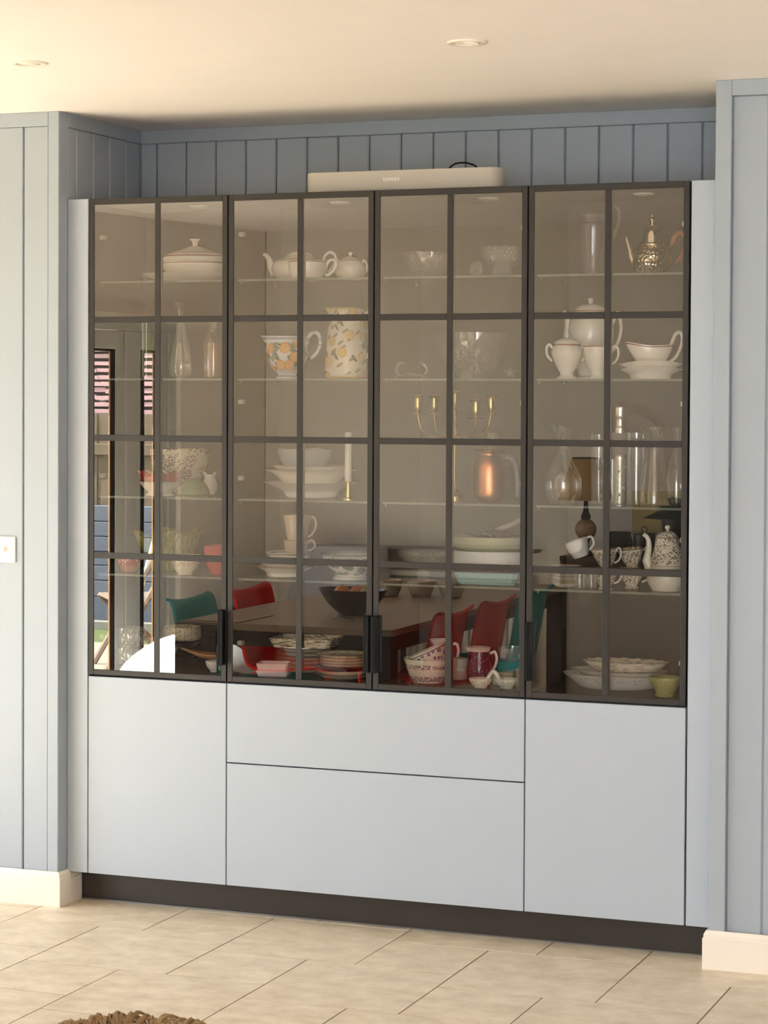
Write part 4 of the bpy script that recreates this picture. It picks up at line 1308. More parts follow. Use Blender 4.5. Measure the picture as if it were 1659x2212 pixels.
t.turn('knob', [(5, 0, 's'), (4.6, 4), (6, 9), (5, 13), (0, 14)], M_CREAM, open_=False, par=lid, at_=(0, 0, 17))
t.rod('handle', [(46, 118), (56, 142), (62, 138), (66, 110), (60, 82), (48, 62)], 4.2, M_CREAM)
t.rod('spout', [(-44, 70), (-50, 92), (-50, 118), (-54, 140), (-60, 146)], [10, 9, 6.5, 5, 4.4], M_CREAM)
t = Piece('lidded_sugar_bowl', 'cream two handled lidded sugar bowl with red line, second shelf far right', 'bowl', 1224, 0.12, 'B')
t.turn('bowl', [(22, 0, 's'), (22, 3), (14, 10), (24, 28), (33, 52), (33, 62), (29, 70), (27, 72)], M_CREAM, 2)
lid = t.turn('lid', [(29, 0, 's'), (29, 3), (24, 10), (12, 15), (0, 16)], redline('sugar_lid_line', 0.0, 0.0045), open_=False, at_=(0, 0, 72))
t.turn('knob', [(3.8, 0, 's'), (3.5, 4), (4.8, 8), (2, 14), (0, 14)], M_CREAM, open_=False, par=lid, at_=(0, 0, 15))
for s in (-1, 1):
    t.rod('handle', [(s * 31, 66), (s * 38, 74), (s * 44, 66), (s * 42, 50), (s * 32, 38)], 2.8, M_CREAM)
t = Piece('cream_jug', 'cream milk jug with red rim line beside the lidded sugar bowl', 'jug', 1292, 0.09, 'B')
t.turn('body', [(20, 0, 's'), (20, 3), (14, 9), (24, 28), (30, 50), (28, 64), (29, 70)], redline('jug_line', 0.096, 0.099), 1.8, mod=spout(8, 52, 0.5))
t.rod('handle', [(28, 56), (33, 70), (42, 66), (43, 50), (36, 36), (27, 32)], 3.0, M_CREAM)
for q in (0, 1):
    solo('oblong_platter', ('lower', 'upper')[q] + ' wavy edged oblong white dish under the gravy boat', 'dish', 1406, 0.15, 'B',
         [(44, 0, 's'), (46, 8), (56, 16), (72, 24 + q * 1)], M_CREAM, 2, dh=q * 11, sy=0.62, rz=IR, mod=lambda r, h, a, k: (r * k, (h + max(0, (h - 8) / 16) * 4.0 * math.cos(2 * a + math.pi)) * k), n=64, group='wavy oblong dishes')
t = Piece('gravy_boat', 'cream gravy boat with curled handle and red rim line', 'gravy boat', 1406, 0.15, 'B', dh=30)
def boat(r, h, a, k):
    w_ = max(0.0, (h - 8) / 36.0)
    lift = (9 * math.cos(a) ** 2 * (1 if math.cos(a) < 0 else 0.35)) * w_
    ext = 1.0 + (0.32 if math.cos(a) < 0 else 0.10) * abs(math.cos(a)) ** 3 * w_
    return r * ext * k, (h + lift) * k
gb = ceramic('gravy_line', CREAM)
t.turn('body', [(26, 0, 's'), (30, 3), (36, 14), (42, 30), (43, 42)], gb, 1.8, sy=0.62, mod=boat, n=56)
rimp = []
for i in range(57):
    a = 2 * math.pi * i / 56
    r_, h_ = boat(43.2, 39, a, t.k)
    rimp.append((r_ * math.cos(a), r_ * math.sin(a) * 0.62, h_))
MB().tube(rimp, 1.2 * t.k, 6, cap=False).build('rim_line', ceramic('red_line', L(160, 76, 60)), t.e, smooth=60)
t.rod('handle', [(40, 36), (47, 54), (54, 68), (63, 70), (67, 56), (62, 34), (52, 16), (38, 6)], [4, 4.4, 4.4, 4, 3.6, 3.6, 3.8, 4], M_CREAM)
t = Piece('decanter', 'wide bodied clear glass decanter with slanted mouth, third shelf far right', 'decanter', 1217, 0.11, 'C')
def slant(r, h, a, k):
    w_ = max(0.0, (h - 120) / 50.0)
    return (r + 6 * w_ * -math.cos(a)) * k, (h - 9 * w_ * math.cos(a) ) * k
t.turn('body', [(28, 0, 's'), (32, 4), (39, 26), (38, 60), (22, 92), (12, 116), (13, 140), (28, 168)], M_CLEAR, 1.5, mod=slant, floor=5)
solo('tall_tumbler', 'tall plain glass tumbler behind the decanter', 'glass', 1293, 0.20, 'C', [(15, 0, 's'), (16, 4), (18, 150)], M_CLEAR, 1.3, floor=5)
t = Piece('coffee_flask', 'steel coffee flask with black handle, back of third shelf far right', 'flask', 1338, 0.29, 'C')
t.turn('body', [(0, 0, 's'), (22, 0, 's'), (22, 100, 's'), (20, 104), (20, 158), (17, 164), (17, 182), (20, 186), (20, 206, 's'), (0, 206)], M_STEEL, open_=False)
t.turn('grey_band', [(24, 104, 's'), (25, 106), (25, 148), (24, 151, 's'), (21, 151)], plain('grey_sleeve', L(140, 136, 130), 0.4), open_=False)
t.turn('lid', [(0, 206, 's'), (20, 206), (21, 210), (8, 218), (0, 219)], M_STEEL, open_=False)
t.rod('handle', [(16, 200), (38, 202), (62, 192), (82, 172), (88, 150)], [13, 13, 11, 8, 5], M_BLACK, flat=0.8)
m_ = thin_glass('painted_glass', (0.97, 0.98, 0.97), 0.03, 0.6, 0.02)
t = Piece('painted_tumbler', 'glass tumbler painted with turquoise leaves, third shelf far right', 'glass', 1322, 0.09, 'C')
g_ = t.turn('glass', [(24, 0, 's'), (26, 4), (29, 100)], m_, 1.4, floor=4)
M_TURQ = ceramic('turquoise_paint', L(150, 196, 204))
for q in range(16):
    a = random.uniform(0, 2 * math.pi)
    h = random.uniform(16, 88)
    r_ = 27.2 + h * 0.025
    b = MB().ball((0, 0, 0), 4.6 * t.k, 1.0 * t.k, 2.6 * t.k, 10, 6)
    b.build('leaf', M_TURQ, g_, (r_ * math.cos(a) * t.k, r_ * math.sin(a) * t.k, h * t.k), rot=(0, random.uniform(-1, 1), a + math.pi / 2), smooth=60)
solo('straight_tumbler', 'tall straight glass between the flask and the glass pitcher', 'glass', 1374, 0.21, 'C', [(19, 0, 's'), (20, 4), (21, 155)], M_CLEAR, 1.3, floor=5)
t = Piece('glass_pitcher', 'clear glass pitcher with narrow waist, front of third shelf far right', 'pitcher', 1413, 0.09, 'C')
t.turn('body', [(28, 0, 's'), (31, 4), (30, 30), (23, 90), (19, 130), (21, 150), (26, 172)], M_CLEAR, 1.6, mod=spout(8, 150, 0.45), floor=6)
solo('slim_carafe', 'slim glass carafe at the right end of the third shelf, far right', 'carafe', 1461, 0.20, 'C', [(20, 0, 's'), (23, 5), (24, 50), (19, 84), (9, 120), (8, 150), (11, 168)], M_CLEAR, 1.4, floor=5)
for q in range(6):
    solo('saucer', ('lowest', 'second', 'third', 'fourth', 'fifth', 'topmost')[q] + ' white saucer of the stack on the fourth shelf, far right', 'saucer', 1222, 0.14, 'D',
         [(20 if q == 0 else 24, 0, 's'), (24, 3), (38, 14 if q == 0 else 10)], ceramic('saucer_glaze', L(236, 230, 214), bands=[(0.0118, 0.03, L(196, 176, 140))]), 1.6, dh=q * 7.2, group='stacked white saucers')
t = Piece('tilted_cup', 'plain white cup lying tilted on the saucer stack', 'cup', 1256, 0.20, 'D', dh=62, rz=0.3)
t.e.rotation_euler = (0.0, -0.35, 0.3)
t.turn('cup', [(16, 0, 's'), (18, 3), (24, 24), (25, 38)], M_WHITE, 1.6)
t.rod('handle', [(22, 34), (34, 34), (34, 18), (20, 8)], 2.6, M_WHITE)
for q, (uu, yy) in enumerate(((1252, 0.08), (1277, 0.12))):
    t = Piece('glass_cup', ('left', 'right')[q] + ' one of two small glass cups with handles beside the saucers', 'cup', uu, yy, 'D', group='small glass cups')
    t.turn('cup', [(11, 0, 's'), (12, 3), (13, 44)], M_CLEAR, 1.3, floor=4)
    t.rod('handle', [(12, 38), (20, 44), (24, 34), (20, 16), (12, 10)], 1.8, M_CLEAR)
FLOR = [dict(ku=3.4, kv=72, r=0.36, col=L(134, 120, 92), prob=0.42, rot=0.7, off=0.3, st=2.0), dict(ku=3.6, kv=76, r=0.34, col=L(166, 150, 120), prob=0.42, rot=-0.6, off=4.1, st=2.2), dict(ku=6, kv=120, r=0.16, col=L(120, 92, 66), prob=0.35, rot=0.2, off=7.3)]
m_f = ceramic('brown_floral_glaze', L(240, 232, 214), spots=FLOR, bands=[(0.062, 0.066, L(150, 116, 76))])
for q, uu in enumerate((1308, 1364)):
    for w_ in (0, 1):
        t = Piece('floral_cup', ('lower', 'upper')[w_] + ' brown flowered teacup of the ' + ('left', 'right')[q] + ' pair, fourth shelf far right', 'cup', uu + w_ * 2, 0.09 + 0.062 * q, 'D', dh=w_ * 40 + w_ * 2, rz=IR - 0.65 * (1 - q), group='brown flowered teacups')
        if w_: t.e.rotation_euler = (0.03, -0.10, IR - 0.65 * (1 - q))
        t.turn('cup', [(15, 0, 's'), (15, 3), (12, 6), (20, 20), (27, 38), (31, 46)], m_f, 1.5, mod=wav(8, 0.6, 10), floor=9)
        t.rod('handle', [(27, 38), (36, 46), (41, 36), (34, 20), (22, 14)], 2.2, M_CREAM)
m_fp = ceramic('brown_floral_pot', L(240, 232, 214), spots=[dict(s_, z0=0.080, z1=0.17) for s_ in FLOR], bands=[(0.076, 0.0775, L(170, 140, 100))])
t = Piece('floral_coffee_pot', 'white coffee pot with brown flowers at the right of the fourth shelf', 'coffee pot', 1441, 0.12, 'D')
t.turn('body', [(32, 0, 's'), (34, 3), (42, 18), (43, 36), (36, 66), (28, 96), (26, 112), (24, 114)], m_fp, 2)
lid = t.turn('lid', [(25, 0, 's'), (25, 2), (19, 10), (9, 14), (0, 15)], ceramic('brown_floral_lid', L(240, 232, 214), spots=FLOR, bands=[(0, 0.002, L(150, 116, 76))]), open_=False, at_=(0, 0, 114.5))
t.turn('knob', [(3, 0, 's'), (3, 3), (6, 7), (4.5, 12), (0, 13)], M_CREAM, open_=False, par=lid, at_=(0, 0, 14))
t.rod('spout', [(-38, 48), (-44, 66), (-40, 92), (-42, 112), (-52, 122)], [11, 9, 6.5, 5.4, 4.6], M_CREAM)
t.rod('handle', [(26, 104), (34, 116), (44, 108), (50, 84), (46, 58), (40, 44)], 3.4, M_CREAM)
m_ = ceramic('grey_garland_glaze', L(226, 222, 212), spots=[(9, 200, 0.22, L(130, 128, 130), 0.4, 0.2, 0, 0.02, 0.04)])
solo('large_platter', 'largest white platter with a faint garland, bottom of the stack far right', 'platter', 1334, 0.215, 'E', [(80, 0, 's'), (88, 4), (106, 18), (121, 31)], m_, 2.4, sy=0.62)
solo('middle_platter', 'plain cream platter in the middle of the stack at far right', 'platter', 1340, 0.215, 'E', [(70, 0, 's'), (80, 3), (110, 16)], M_CREAM, 2.2, sy=0.62, dh=24)
m_ = ceramic('fruit_platter_glaze', L(238, 228, 208), spots=[(1.6, 400, 0.2, L(150, 60, 66), 0.5, 0, 0.3), (2.4, 400, 0.2, L(140, 130, 84), 0.35, 0, 3.3)])
solo('fruit_platter', 'cream wavy edged platter painted with red fruit, on top of the stack', 'platter', 1352, 0.215, 'E', [(62, 0, 's'), (72, 4), (86, 14), (95, 22)], m_, 2.4, sy=0.58, dh=37, mod=wav(18, 1.6, 4, 1.0), n=90)
solo('moss_bowl', 'mottled yellow green bowl at the right front of the cabinet floor', 'bowl', 1437, 0.079, 'E', [(22, 0, 's'), (22, 4), (20, 7), (31, 26), (35, 36), (34, 42)],
     ceramic('mottled_green_glaze', L(170, 166, 104), spots=[(18, 200, 0.3, L(140, 136, 76), 0.5, 0, 0), (22, 240, 0.25, L(196, 190, 130), 0.4, 0, 4)], rough=0.3), 2.2)

# ------------------------------------------------------------------ dining end of the room (seen mirrored in the glass)
M_DARKWOOD = plain('dark_table_wood', L(52, 38, 28), 0.38, var=0.10, scale=8)
M_TABTOP = plain('table_top_wood', L(128, 106, 86), 0.34, var=0.08, scale=5)
TX0, TX1, TY0, TY1 = -0.575, 0.365, -1.835, -4.30
tb = empty('dining_table', 'long dark wooden dining table mirrored in the middle glass doors', 'table', (0.5 * (TX0 + TX1), 0.5 * (TY0 + TY1), 0))
cx_, cy_ = 0.5 * (TX0 + TX1), 0.5 * (TY0 + TY1)
MB().box(TX0 - cx_, TY1 - cy_, 0.722, TX1 - cx_, TY0 - cy_, 0.75, 0.002).build('table_top', M_TABTOP, tb)
for s in (-1, 1):
    MB().box(s * 0.445 - 0.012, -1.15, 0.66, s * 0.445 + 0.012, 1.15, 0.7215).build('apron', M_DARKWOOD, tb)
    MB().box(-0.43, s * 1.205 - 0.012, 0.66, 0.43, s * 1.205 + 0.012, 0.7215).build('apron', M_DARKWOOD, tb)
    for s2 in (-1, 1):
        lx, ly = s * 0.425, s2 * 1.187
        MB().box(lx - 0.040, ly - 0.040, 0, lx + 0.040, ly + 0.040, 0.7215, 0.003).build('leg', M_DARKWOOD, tb)
tag(MB().box(-0.56, -2.20, 0.7505, -0.31, -1.86, 0.7535, 0.0005).build('place_mat', M_TABTOP), 'dark rectangular mat lying at the near end of the dining table', 'mat')
# end panel block at the near left corner of the table
tag(MB().box(-0.575, -1.832, 0.0, -0.39, -1.80, 0.745, 0.002).build('table_flap', M_DARKWOOD), 'dark hanging leaf at the near end of the dining table', 'table leaf')

def acrylic(name, col, rough=0.06):
    nt = NT(name)
    p = nt.principled(col, rough, 0.0, Specular_IOR_Level=0.7)
    tr = nt.n('ShaderNodeBsdfTransparent')
    tr.inputs[0].default_value = col
    mx = nt.n('ShaderNodeMixShader')
    mx.inputs[0].default_value = 0.55
    nt.l(tr.outputs[0], mx.inputs[1])
    nt.l(p.outputs[0], mx.inputs[2])
    nt.l(mx.outputs[0], nt.out.inputs[0])
    return nt.m
M_RED = acrylic('red_acrylic', L(214, 24, 22))
M_TURQA = acrylic('teal_acrylic', L(62, 172, 176))
M_SMOKE = acrylic('smoke_acrylic', L(46, 48, 50))
def chair(x, y, face, mat, label):
    """one-piece acrylic chair; local +y is where the sitter looks"""
    c = empty('dining_chair', label, 'chair', (x, y, 0), face, 'clear acrylic dining chairs')
    w_ = 0.225
    path = cr([(0.0, 0.44, 0.24), (0.0, 0.46, 0.12), (0.0, 0.445, 0.0), (0.0, 0.44, -0.12), (0.0, 0.47, -0.20), (0.0, 0.58, -0.232), (0.0, 0.69, -0.252), (0.0, 0.785, -0.274), (0.0, 0.80, -0.296)], 4)
    def shell(i0, i1):
        vs, fs = [], []
        nn = 9
        idx = list(range(i0, i1 + 1))
        for off in (0.0, -0.012):
            for i in idx:
                p = path[i]
                t_ = i / (len(path) - 1)
                ww = w_ * (1.0 - 0.10 * t_) 
                nx = path[min(i + 1, len(path) - 1)] - path[max(i - 1, 0)]
                nrm = Vector((0, nx.z, -nx.y)).normalized()
                for j in range(nn):
                    s = -1 + 2 * j / (nn - 1)
                    dish = 0.018 * s * s
                    vs.append((s * ww, p.z + nrm.z * (off + dish) * -1.0, p.y + nrm.y * 0.0 + (dish + off) * abs(nx.z) / max(1e-6, nx.length)))
        q = len(idx) * nn
        for a in range(len(idx) - 1):
            for j in range(nn - 1):
                b0 = a * nn + j
                fs.append((b0, b0 + 1, b0 + nn + 1, b0 + nn))
                fs.append((q + b0, q + b0 + nn, q + b0 + nn + 1, q + b0 + 1))
        rim = [a * nn for a in range(len(idx))] + [(len(idx) - 1) * nn + j for j in range(1, nn)] + [a * nn + nn - 1 for a in range(len(idx) - 2, -1, -1)] + [j for j in range(nn - 2, 0, -1)]
        for a, b0 in zip(rim, rim[1:] + rim[:1]):
            fs.append((a, b0, b0 + q, a + q))
        return MB().add(vs, fs)
    mid = len(path) // 2 + 1
    shell(0, mid).build('seat', mat, c, smooth=50)
    shell(mid, len(path) - 1).build('backrest', mat, c, smooth=50)
    for sx in (-1, 1):
        for sy_, yy in ((1, 0.19), (-1, -0.17)):
            MB().tube([(sx * 0.19, yy, 0.437), (sx * 0.205, yy + sy_ * 0.03, 0.0)], [0.010, 0.007], 8).build('leg', mat, c, smooth=60)
M_LEGM = metal('chrome_leg', L(210, 210, 210), 0.12)
# sitters on the left side look towards +x, on the right side towards -x
chair(-0.47, -2.30, -math.pi / 2, M_TURQA, 'teal acrylic chair at the near left of the table, mirrored in the far left door')
chair(-0.47, -2.92, -math.pi / 2, M_RED, 'bright red acrylic chair at the left of the table, mirrored in the second door')
chair(0.235, -2.165, math.pi / 2, M_RED, 'dark red acrylic chair at the near right of the table, behind the spotted bowls')
chair(0.235, -2.74, math.pi / 2, M_RED, 'red acrylic chair in the middle right of the table, behind the purple jug')
chair(0.235, -3.31, math.pi / 2, M_TURQA, 'dark teal acrylic chair at the right of the table, behind the teal bowl')

fbw = tag(MB().lathe(bowl_prof([(0.05, 0, 's'), (0.06, 0.004), (0.12, 0.05), (0.165, 0.112)], 0.006, 1.0), 44, 0.75).build('fruit_bowl', plain('dark_brown_bowl', L(42, 32, 26), 0.3, var=0.1), loc=(-0.012, -2.36, 0.7505), rz=0.35, smooth=50), 'dark boat shaped bowl of fruit on the dining table', 'bowl')
fruits = [('orange', L(200, 112, 40), -0.055, -2.345, 0.036, 0.842, 'orange at the left inside the dark fruit bowl'), ('orange', L(196, 104, 36), -0.005, -2.40, 0.035, 0.840, 'orange in the middle of the dark fruit bowl'),
          ('apple', L(150, 150, 70), 0.06, -2.36, 0.036, 0.844, 'greenish apple at the right inside the dark fruit bowl'), ('peach', L(206, 120, 84), 0.015, -2.32, 0.030, 0.815, 'small pinkish peach at the front of the fruit bowl')]
for nm, c_, x, y, r_, z, lb in fruits:
    F = empty(nm, lb, nm, (x, y, z), group=None)
    MB().lathe(prof([(0, -0.9, 's'), (0.5, -0.88), (0.98, -0.25), (0.95, 0.35), (0.5, 0.88), (0.15, 0.86), (0, 0.78)], r_, 3), 24).build('flesh', plain(nm + '_skin', c_, 0.45, var=0.1, bump=0.2), F, smooth=60)
    MB().tube([(0, 0, 0.78 * r_), (0.04 * r_, 0, 1.02 * r_)], 0.09 * r_, 6).build('stalk', M_DARKWOOD, F)
for q, (x, y) in enumerate(((-0.22, -3.33), (-0.07, -3.36), (0.075, -3.38))):
    tag(MB().lathe(bowl_prof([(0.035, 0, 's'), (0.045, 0.004), (0.06, 0.04), (0.066, 0.075)], 0.004, 1.0), 32).build('snack_bowl', M_TAUPE, loc=(x, y, 0.7505), smooth=45),
        ('left', 'middle', 'right')[q] + ' taupe bowl of the three on the far part of the table', 'bowl', 'taupe bowls on the table')
tag(MB().tube([(-0.02, -2.16, 0.7545), (0.10, -2.08, 0.7545)], [0.002, 0.004], 8).build('pen', M_DARKWOOD), 'thin dark pen lying on the table in front of the fruit bowl', 'pen')

# radiator on the dining wall with a narrow shelf above it
rd = empty('radiator', 'white ribbed radiator on the dining wall, mirrored in the third door', 'radiator', (-0.52, -4.94, 0.12))
M_RAD = plain('radiator_enamel', L(232, 230, 224), 0.3, var=0.01)
MB().box(-0.50, 0.02, 0.01, 0.50, 0.035, 0.62).build('back_plate', M_RAD, rd)
for q in range(24):
    xx = -0.49 + q * 0.0425
    MB().tube([(xx, 0.05, 0.02), (xx, 0.05, 0.59)], 0.014, 8, flat=1.1, side=(1, 0, 0)).build('rib', M_RAD, rd, smooth=60)
MB().box(-0.51, 0.015, 0.60, 0.51, 0.075, 0.63, 0.004).build('top_grille', M_RAD, rd)
shf = tag(MB().box(-1.16, -4.9645, 0.862, 0.02, -4.85, 0.878, 0.002).build('wall_shelf', plain('grey_shelf', L(150, 144, 136), 0.4)), 'narrow grey shelf above the ribbed radiator', 'shelf')

# pale armchair beyond the table
ac = empty('armchair', 'armchair with pale lavender grey back and dark seat beyond the dining table', 'armchair', (-1.12, -4.47, 0), 0.1)
M_PALE = plain('pale_weave', L(196, 194, 200), 0.85, var=0.03, scale=30, bump=0.4, bscale=400)
M_LEATH = plain('dark_brown_leather', L(40, 30, 24), 0.5, var=0.1)
MB().prism([(-0.36, 0.10), (0.36, 0.10), (0.30, 0.88), (-0.17, 0.88)], -0.36, -0.22).build('backrest', M_PALE, ac)
MB().box(-0.34, -0.21, 0.14, 0.34, 0.34, 0.42, 0.03).build('seat', M_LEATH, ac)
for s in (-1, 1):
    MB().box(s * 0.375 - 0.035, -0.21, 0.10, s * 0.375 + 0.035, 0.33, 0.56, 0.02).build('armrest', M_LEATH, ac)
    for yy in (-0.28, 0.28):
        MB().tube([(s * 0.3, yy, 0.0), (s * 0.29, yy, 0.10)], [0.014, 0.02], 8).build('leg', M_DARKWOOD, ac)

# sideboard with lamp
sb = empty('sideboard', 'taupe sideboard with dark wooden edges, mirrored in the far right door', 'sideboard', (0.745, -4.78, 0))
M_SB = plain('taupe_lacquer', L(156, 144, 130), 0.5, var=0.02)
M_SBW = plain('walnut_edge', L(72, 54, 40), 0.45, var=0.1, scale=14)
MB().box(-0.49, -0.15, 0.02, 0.49, 0.155, 0.845).build('body', M_SB, sb)
MB().box(-0.515, -0.155, 0.846, 0.515, 0.178, 0.872, 0.002).build('top', M_SBW, sb)
for s in (-1, 1):
    MB().box(s * 0.5 - 0.012, 0.14, 0.0, s * 0.5 + 0.012, 0.175, 0.845).build('leg', M_SBW, sb)
MB().box(-0.488, 0.157, 0.81, 0.488, 0.169, 0.845).build('front_rail', M_SBW, sb)
def lampfn():
    lp = empty('table_lamp', 'table lamp with tan pleated shade, black stem and tan ball, on the sideboard', 'lamp', (0.335, -4.72, 0.8725))
    MB().lathe(prof([(0, 0, 's'), (0.058, 0, 's'), (0.054, 0.010), (0.030, 0.022), (0.018, 0.05), (0.022, 0.082, 's'), (0, 0.082)], 1, 4), 28).build('base', M_BLACK, lp, smooth=45)
    MB().ball((0, 0, 0.132), 0.056, n=28, m_=16).build('ball', plain('tan_glaze_ball', L(158, 122, 84), 0.2, var=0.05), lp, smooth=60)
    MB().lathe(prof([(0.02, 0.180, 's'), (0.026, 0.20), (0.014, 0.23), (0.010, 0.30, 's'), (0.0, 0.30)], 1, 4), 24).build('neck', M_BLACK, lp, smooth=45)
    pl = [(0.140, 0.29), (0.072, 0.50)]
    MB().lathe([(0.140, 0.285), (0.072, 0.50), (0.070, 0.50), (0.138, 0.285), (0.140, 0.285)], 96, mod=lambda r, h, a: (r + 0.0022 * math.cos(32 * a), h)).build('lamp_shade', plain('tan_pleated_shade', L(178, 146, 98), 0.8, var=0.05), lp, smooth=60)
    MB().lathe([(0.0735, 0.497), (0.0735, 0.503), (0.069, 0.503), (0.069, 0.497), (0.0735, 0.497)], 48).build('shade_rim', M_BLACK, lp)
lampfn()
M_BARK = plain('bark_vase', L(40, 36, 30), 0.9, var=0.2, scale=60, bump=1.0, bscale=120)
tag(MB().lathe(bowl_prof([(0.05, 0, 's'), (0.06, 0.01), (0.064, 0.06), (0.055, 0.11), (0.058, 0.125)], 0.005, 1.0), 28, mod=lambda r, h, a: (r + 0.005 * math.sin(7 * a + 40 * h), h)).build('bark_vase', M_BARK, loc=(0.52, -4.70, 0.8725), smooth=60), 'dark rough bark textured pot on the sideboard beside the lamp', 'pot')
cn = empty('lidded_canister', 'dark canister with a wire loop on its lid, right of the bark pot', 'canister', (0.645, -4.72, 0.8725))
MB().lathe(prof([(0, 0, 's'), (0.052, 0, 's'), (0.056, 0.005), (0.056, 0.112, 's'), (0, 0.112)], 1, 3), 32).build('body', M_DARKWARE, cn, smooth=45)
MB().lathe(prof([(0, 0.1125, 's'), (0.059, 0.1125, 's'), (0.059, 0.12), (0, 0.124)], 1, 3), 32).build('lid', M_DARKWARE, cn, smooth=45)
MB().tube([(0.014 * math.sin(a), 0, 0.138 - 0.016 * math.cos(a)) for a in [i * math.pi / 8 for i in range(17)]], 0.0025, 6).build('loop', M_BLACK, cn, smooth=60)
tag(MB().box(0.52, -4.962, 0.985, 0.80, -4.945, 1.20, 0.002).build('yellow_canvas', plain('pale_yellow_canvas', L(214, 196, 132), 0.8, var=0.03)), 'pale yellow unframed canvas on the wall behind the glass jugs', 'picture')
# plant
pl = empty('potted_plant', 'dark green leafy plant in a dark pot at the far right of the reflection', 'plant', (0.83, -4.68, 0.8725))
MB().lathe(bowl_prof([(0.05, 0, 's'), (0.06, 0.01), (0.08, 0.16), (0.085, 0.20)], 0.006, 1.0), 28).build('pot', plain('dark_green_pot', L(34, 40, 34), 0.35), pl, smooth=45)
M_LEAF = plain('dark_leaf', L(44, 60, 36), 0.45, var=0.2, scale=30)
lv = MB()
for q in range(22):
    a = random.uniform(0, 6.28); ln = random.uniform(0.09, 0.17); el = random.uniform(0.3, 1.3)
    d = Vector((math.cos(a) * math.cos(el), math.sin(a) * math.cos(el), math.sin(el)))
    s_ = d.cross(Vector((0, 0, 1))).normalized()
    b0 = Vector((0, 0, 0.18))
    w_ = ln * 0.26
    lf = MB()
    pa, pb, pc = b0 + d * 0.03, b0 + d * (0.03 + ln * 0.55) + Vector((0, 0, 0.01)), b0 + d * (0.03 + ln) - Vector((0, 0, ln * 0.25))
    up_ = Vector((0, 0, 0.0015))
    vs = [pa, pb - s_ * w_, pb + s_ * w_, pc, pa + up_, pb - s_ * w_ + up_, pb + s_ * w_ + up_, pc + up_]
    lf.add(vs, [(0, 1, 3, 2), (4, 6, 7, 5), (0, 4, 5, 1), (1, 5, 7, 3), (3, 7, 6, 2), (2, 6, 4, 0)])
    lf.build('leaf', M_LEAF, pl)

# ------------------------------------------------------------------ garden outside the patio doors
M_GRASS = plain('lawn', L(82, 92, 46), 0.9, var=0.25, scale=22, bump=0.6, bscale=120)
M_PAVE = plain('pale_paving', L(150, 138, 120), 0.8, var=0.05)
tag(MB().box(-14, -16, -0.30, -1.5, 4.0, -0.11).build('lawn', M_GRASS), 'green lawn in the garden, mirrored at the bottom of the far left door', 'lawn', kind='structure')
tag(MB().box(-4.4, -7.5, -0.109, -1.62, 0.4, -0.03).build('terrace', M_PAVE), 'pale paved terrace outside the patio doors', 'terrace', kind='structure')
M_SLATE = plain('blue_grey_boards', L(98, 104, 120), 0.7, var=0.06, scale=9)
M_FENCE = plain('tan_fence_wood', L(116, 100, 80), 0.8, var=0.14, scale=14)
M_PINK = plain('pink_slat_wood', L(212, 166, 166), 0.7, var=0.10, scale=6)
M_DARKB = plain('dark_backing', L(30, 26, 30), 0.8, var=0.1)
FY = -9.55
wl = empty('raised_bed_wall', 'blue grey horizontal boarded low wall at the end of the garden', 'wall', (-4.6, FY, -0.11))
MB().box(-2.5, -0.06, 0, 2.5, -0.02, 0.93).build('backing', M_DARKB, wl)
z = 0.0
for q, hh in enumerate((0.20, 0.13, 0.12, 0.11, 0.12, 0.12, 0.13)):
    MB().box(-2.5, -0.02, z + 0.006, 2.5, 0.02, z + hh, 0.004).build('board', M_SLATE, wl)
    z += hh
fn = empty('garden_fence', 'tan close boarded garden fence above the blue grey wall', 'fence', (-4.6, FY - 0.12, -0.11))
for q in range(36):
    MB().box(-2.5 + q * 0.14, -0.02, 0.0, -2.5 + q * 0.14 + 0.136, 0.012 + 0.006 * (q % 2), 1.66, 0.003).build('fence_board', M_FENCE, fn)
MB().box(-2.5, 0.0195, 1.33, 2.5, 0.05, 1.42, 0.003).build('fence_rail', M_FENCE, fn)
sl = empty('slatted_screen', 'screen of uneven pinkish slats on dark backing above the fence', 'screen', (-4.6, FY - 0.35, -0.11))
MB().box(-2.5, -0.05, 0.0, 2.5, -0.02, 2.75).build('backing', M_DARKB, sl)
z = 1.66
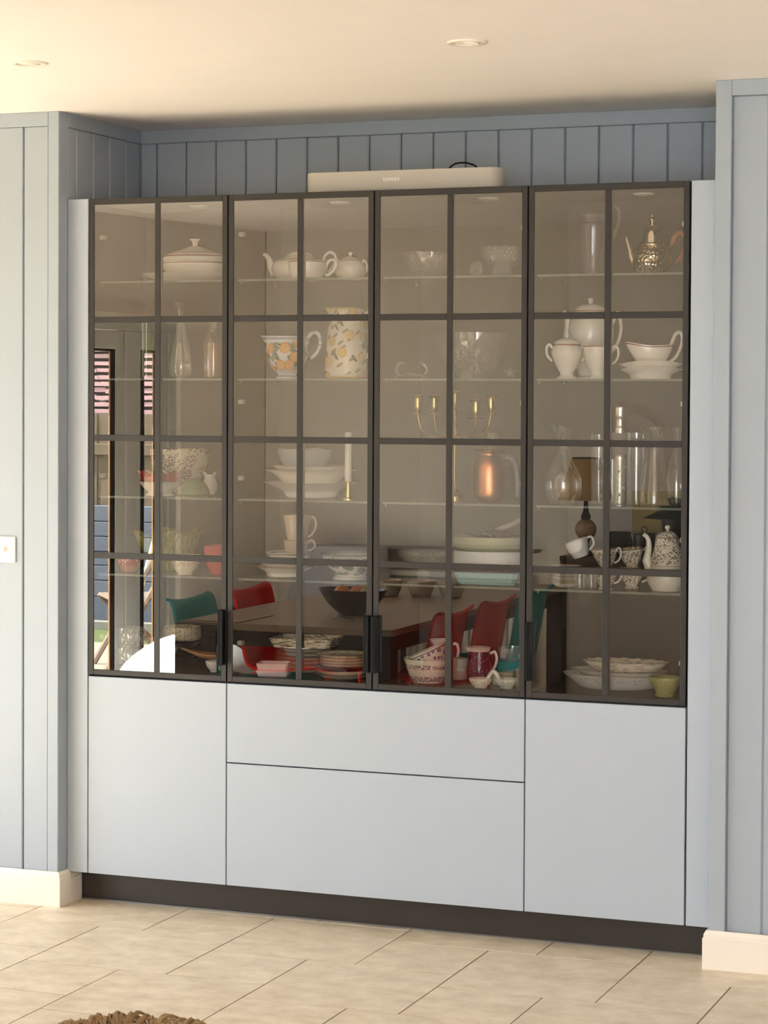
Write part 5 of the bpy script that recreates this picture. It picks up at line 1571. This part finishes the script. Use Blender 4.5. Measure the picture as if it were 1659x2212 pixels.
for q in range(19):
    hh = random.uniform(0.026, 0.038)
    tlt = random.uniform(-0.012, 0.012)
    xx = -2.5
    while xx < 2.5:
        ll = min(random.uniform(0.25, 0.8), 2.5 - xx)
        dz = random.uniform(-0.004, 0.004)
        MB().prism([(xx, z + dz), (xx + ll, z + dz + tlt * ll), (xx + ll, z + dz + hh + tlt * ll), (xx, z + dz + hh)], -0.018, random.uniform(0.0, 0.02)).build('slat', M_PINK, sl)
        xx += ll + 0.002
    z += 0.056
kb = tag(MB().box(-7.0, -9.06, -0.112, -2.4, -8.98, -0.045, 0.004).build('kerb_edging', plain('white_kerb', L(140, 136, 128), 0.7)), 'low white edging strip across the lawn', 'edging')
# garden seat with white cushion, folding chair, pole
bb = empty('bean_bag', 'plump white bean bag in sunlight beside the patio doors', 'bean bag', (-1.30, -3.45, 0.0), 0.3)
MB().lathe(prof([(0, 0, 's'), (0.30, 0.0), (0.37, 0.08), (0.38, 0.20), (0.33, 0.36), (0.20, 0.47), (0.07, 0.515), (0, 0.52)], 1.0, 5), 40, mod=lambda r, h, a: (r * (1 + 0.03 * math.sin(5 * a + 9 * h)), h)).build('sack', plain('white_canvas', L(172, 172, 174), 0.85, var=0.01), bb, smooth=60)
MB().tube([(0.0, 0, 0.515), (0.015, 0, 0.545), (0.03, 0, 0.53)], [0.012, 0.012, 0.008], 8).build('carry_loop', M_SKIRT, bb, smooth=60)
fc = empty('folding_chair', 'grey brown slatted wooden folding chair on the terrace', 'garden chair', (-3.05, -6.3, -0.03), 0.9)
M_GW = plain('weathered_wood', L(124, 108, 94), 0.8, var=0.12, scale=20)
for s in (-1, 1):
    MB().tube([(s * 0.22, 0.25, 0.0), (s * 0.22, -0.25, 0.85)], 0.022, 6, flat=0.6).build('back_leg', M_GW, fc)
    MB().tube([(s * 0.20, -0.25, 0.0), (s * 0.20, 0.22, 0.45)], 0.022, 6, flat=0.6).build('front_leg', M_GW, fc)
for q in range(5):
    MB().box(-0.21, -0.12 + q * 0.07, 0.44, 0.21, -0.06 + q * 0.07, 0.46, 0.003).build('seat_slat', M_GW, fc)
for q in range(3):
    MB().box(-0.21, -0.17 - q * 0.045, 0.62 + q * 0.08, 0.21, -0.15 - q * 0.045, 0.68 + q * 0.08, 0.003).build('back_slat', M_GW, fc)
tag(MB().tube([(-3.835, -7.6, -0.11), (-3.50, -7.6, 1.0)], [0.014, 0.022], 8).build('white_pole', M_SKIRT), 'leaning white pole standing on the terrace', 'pole')
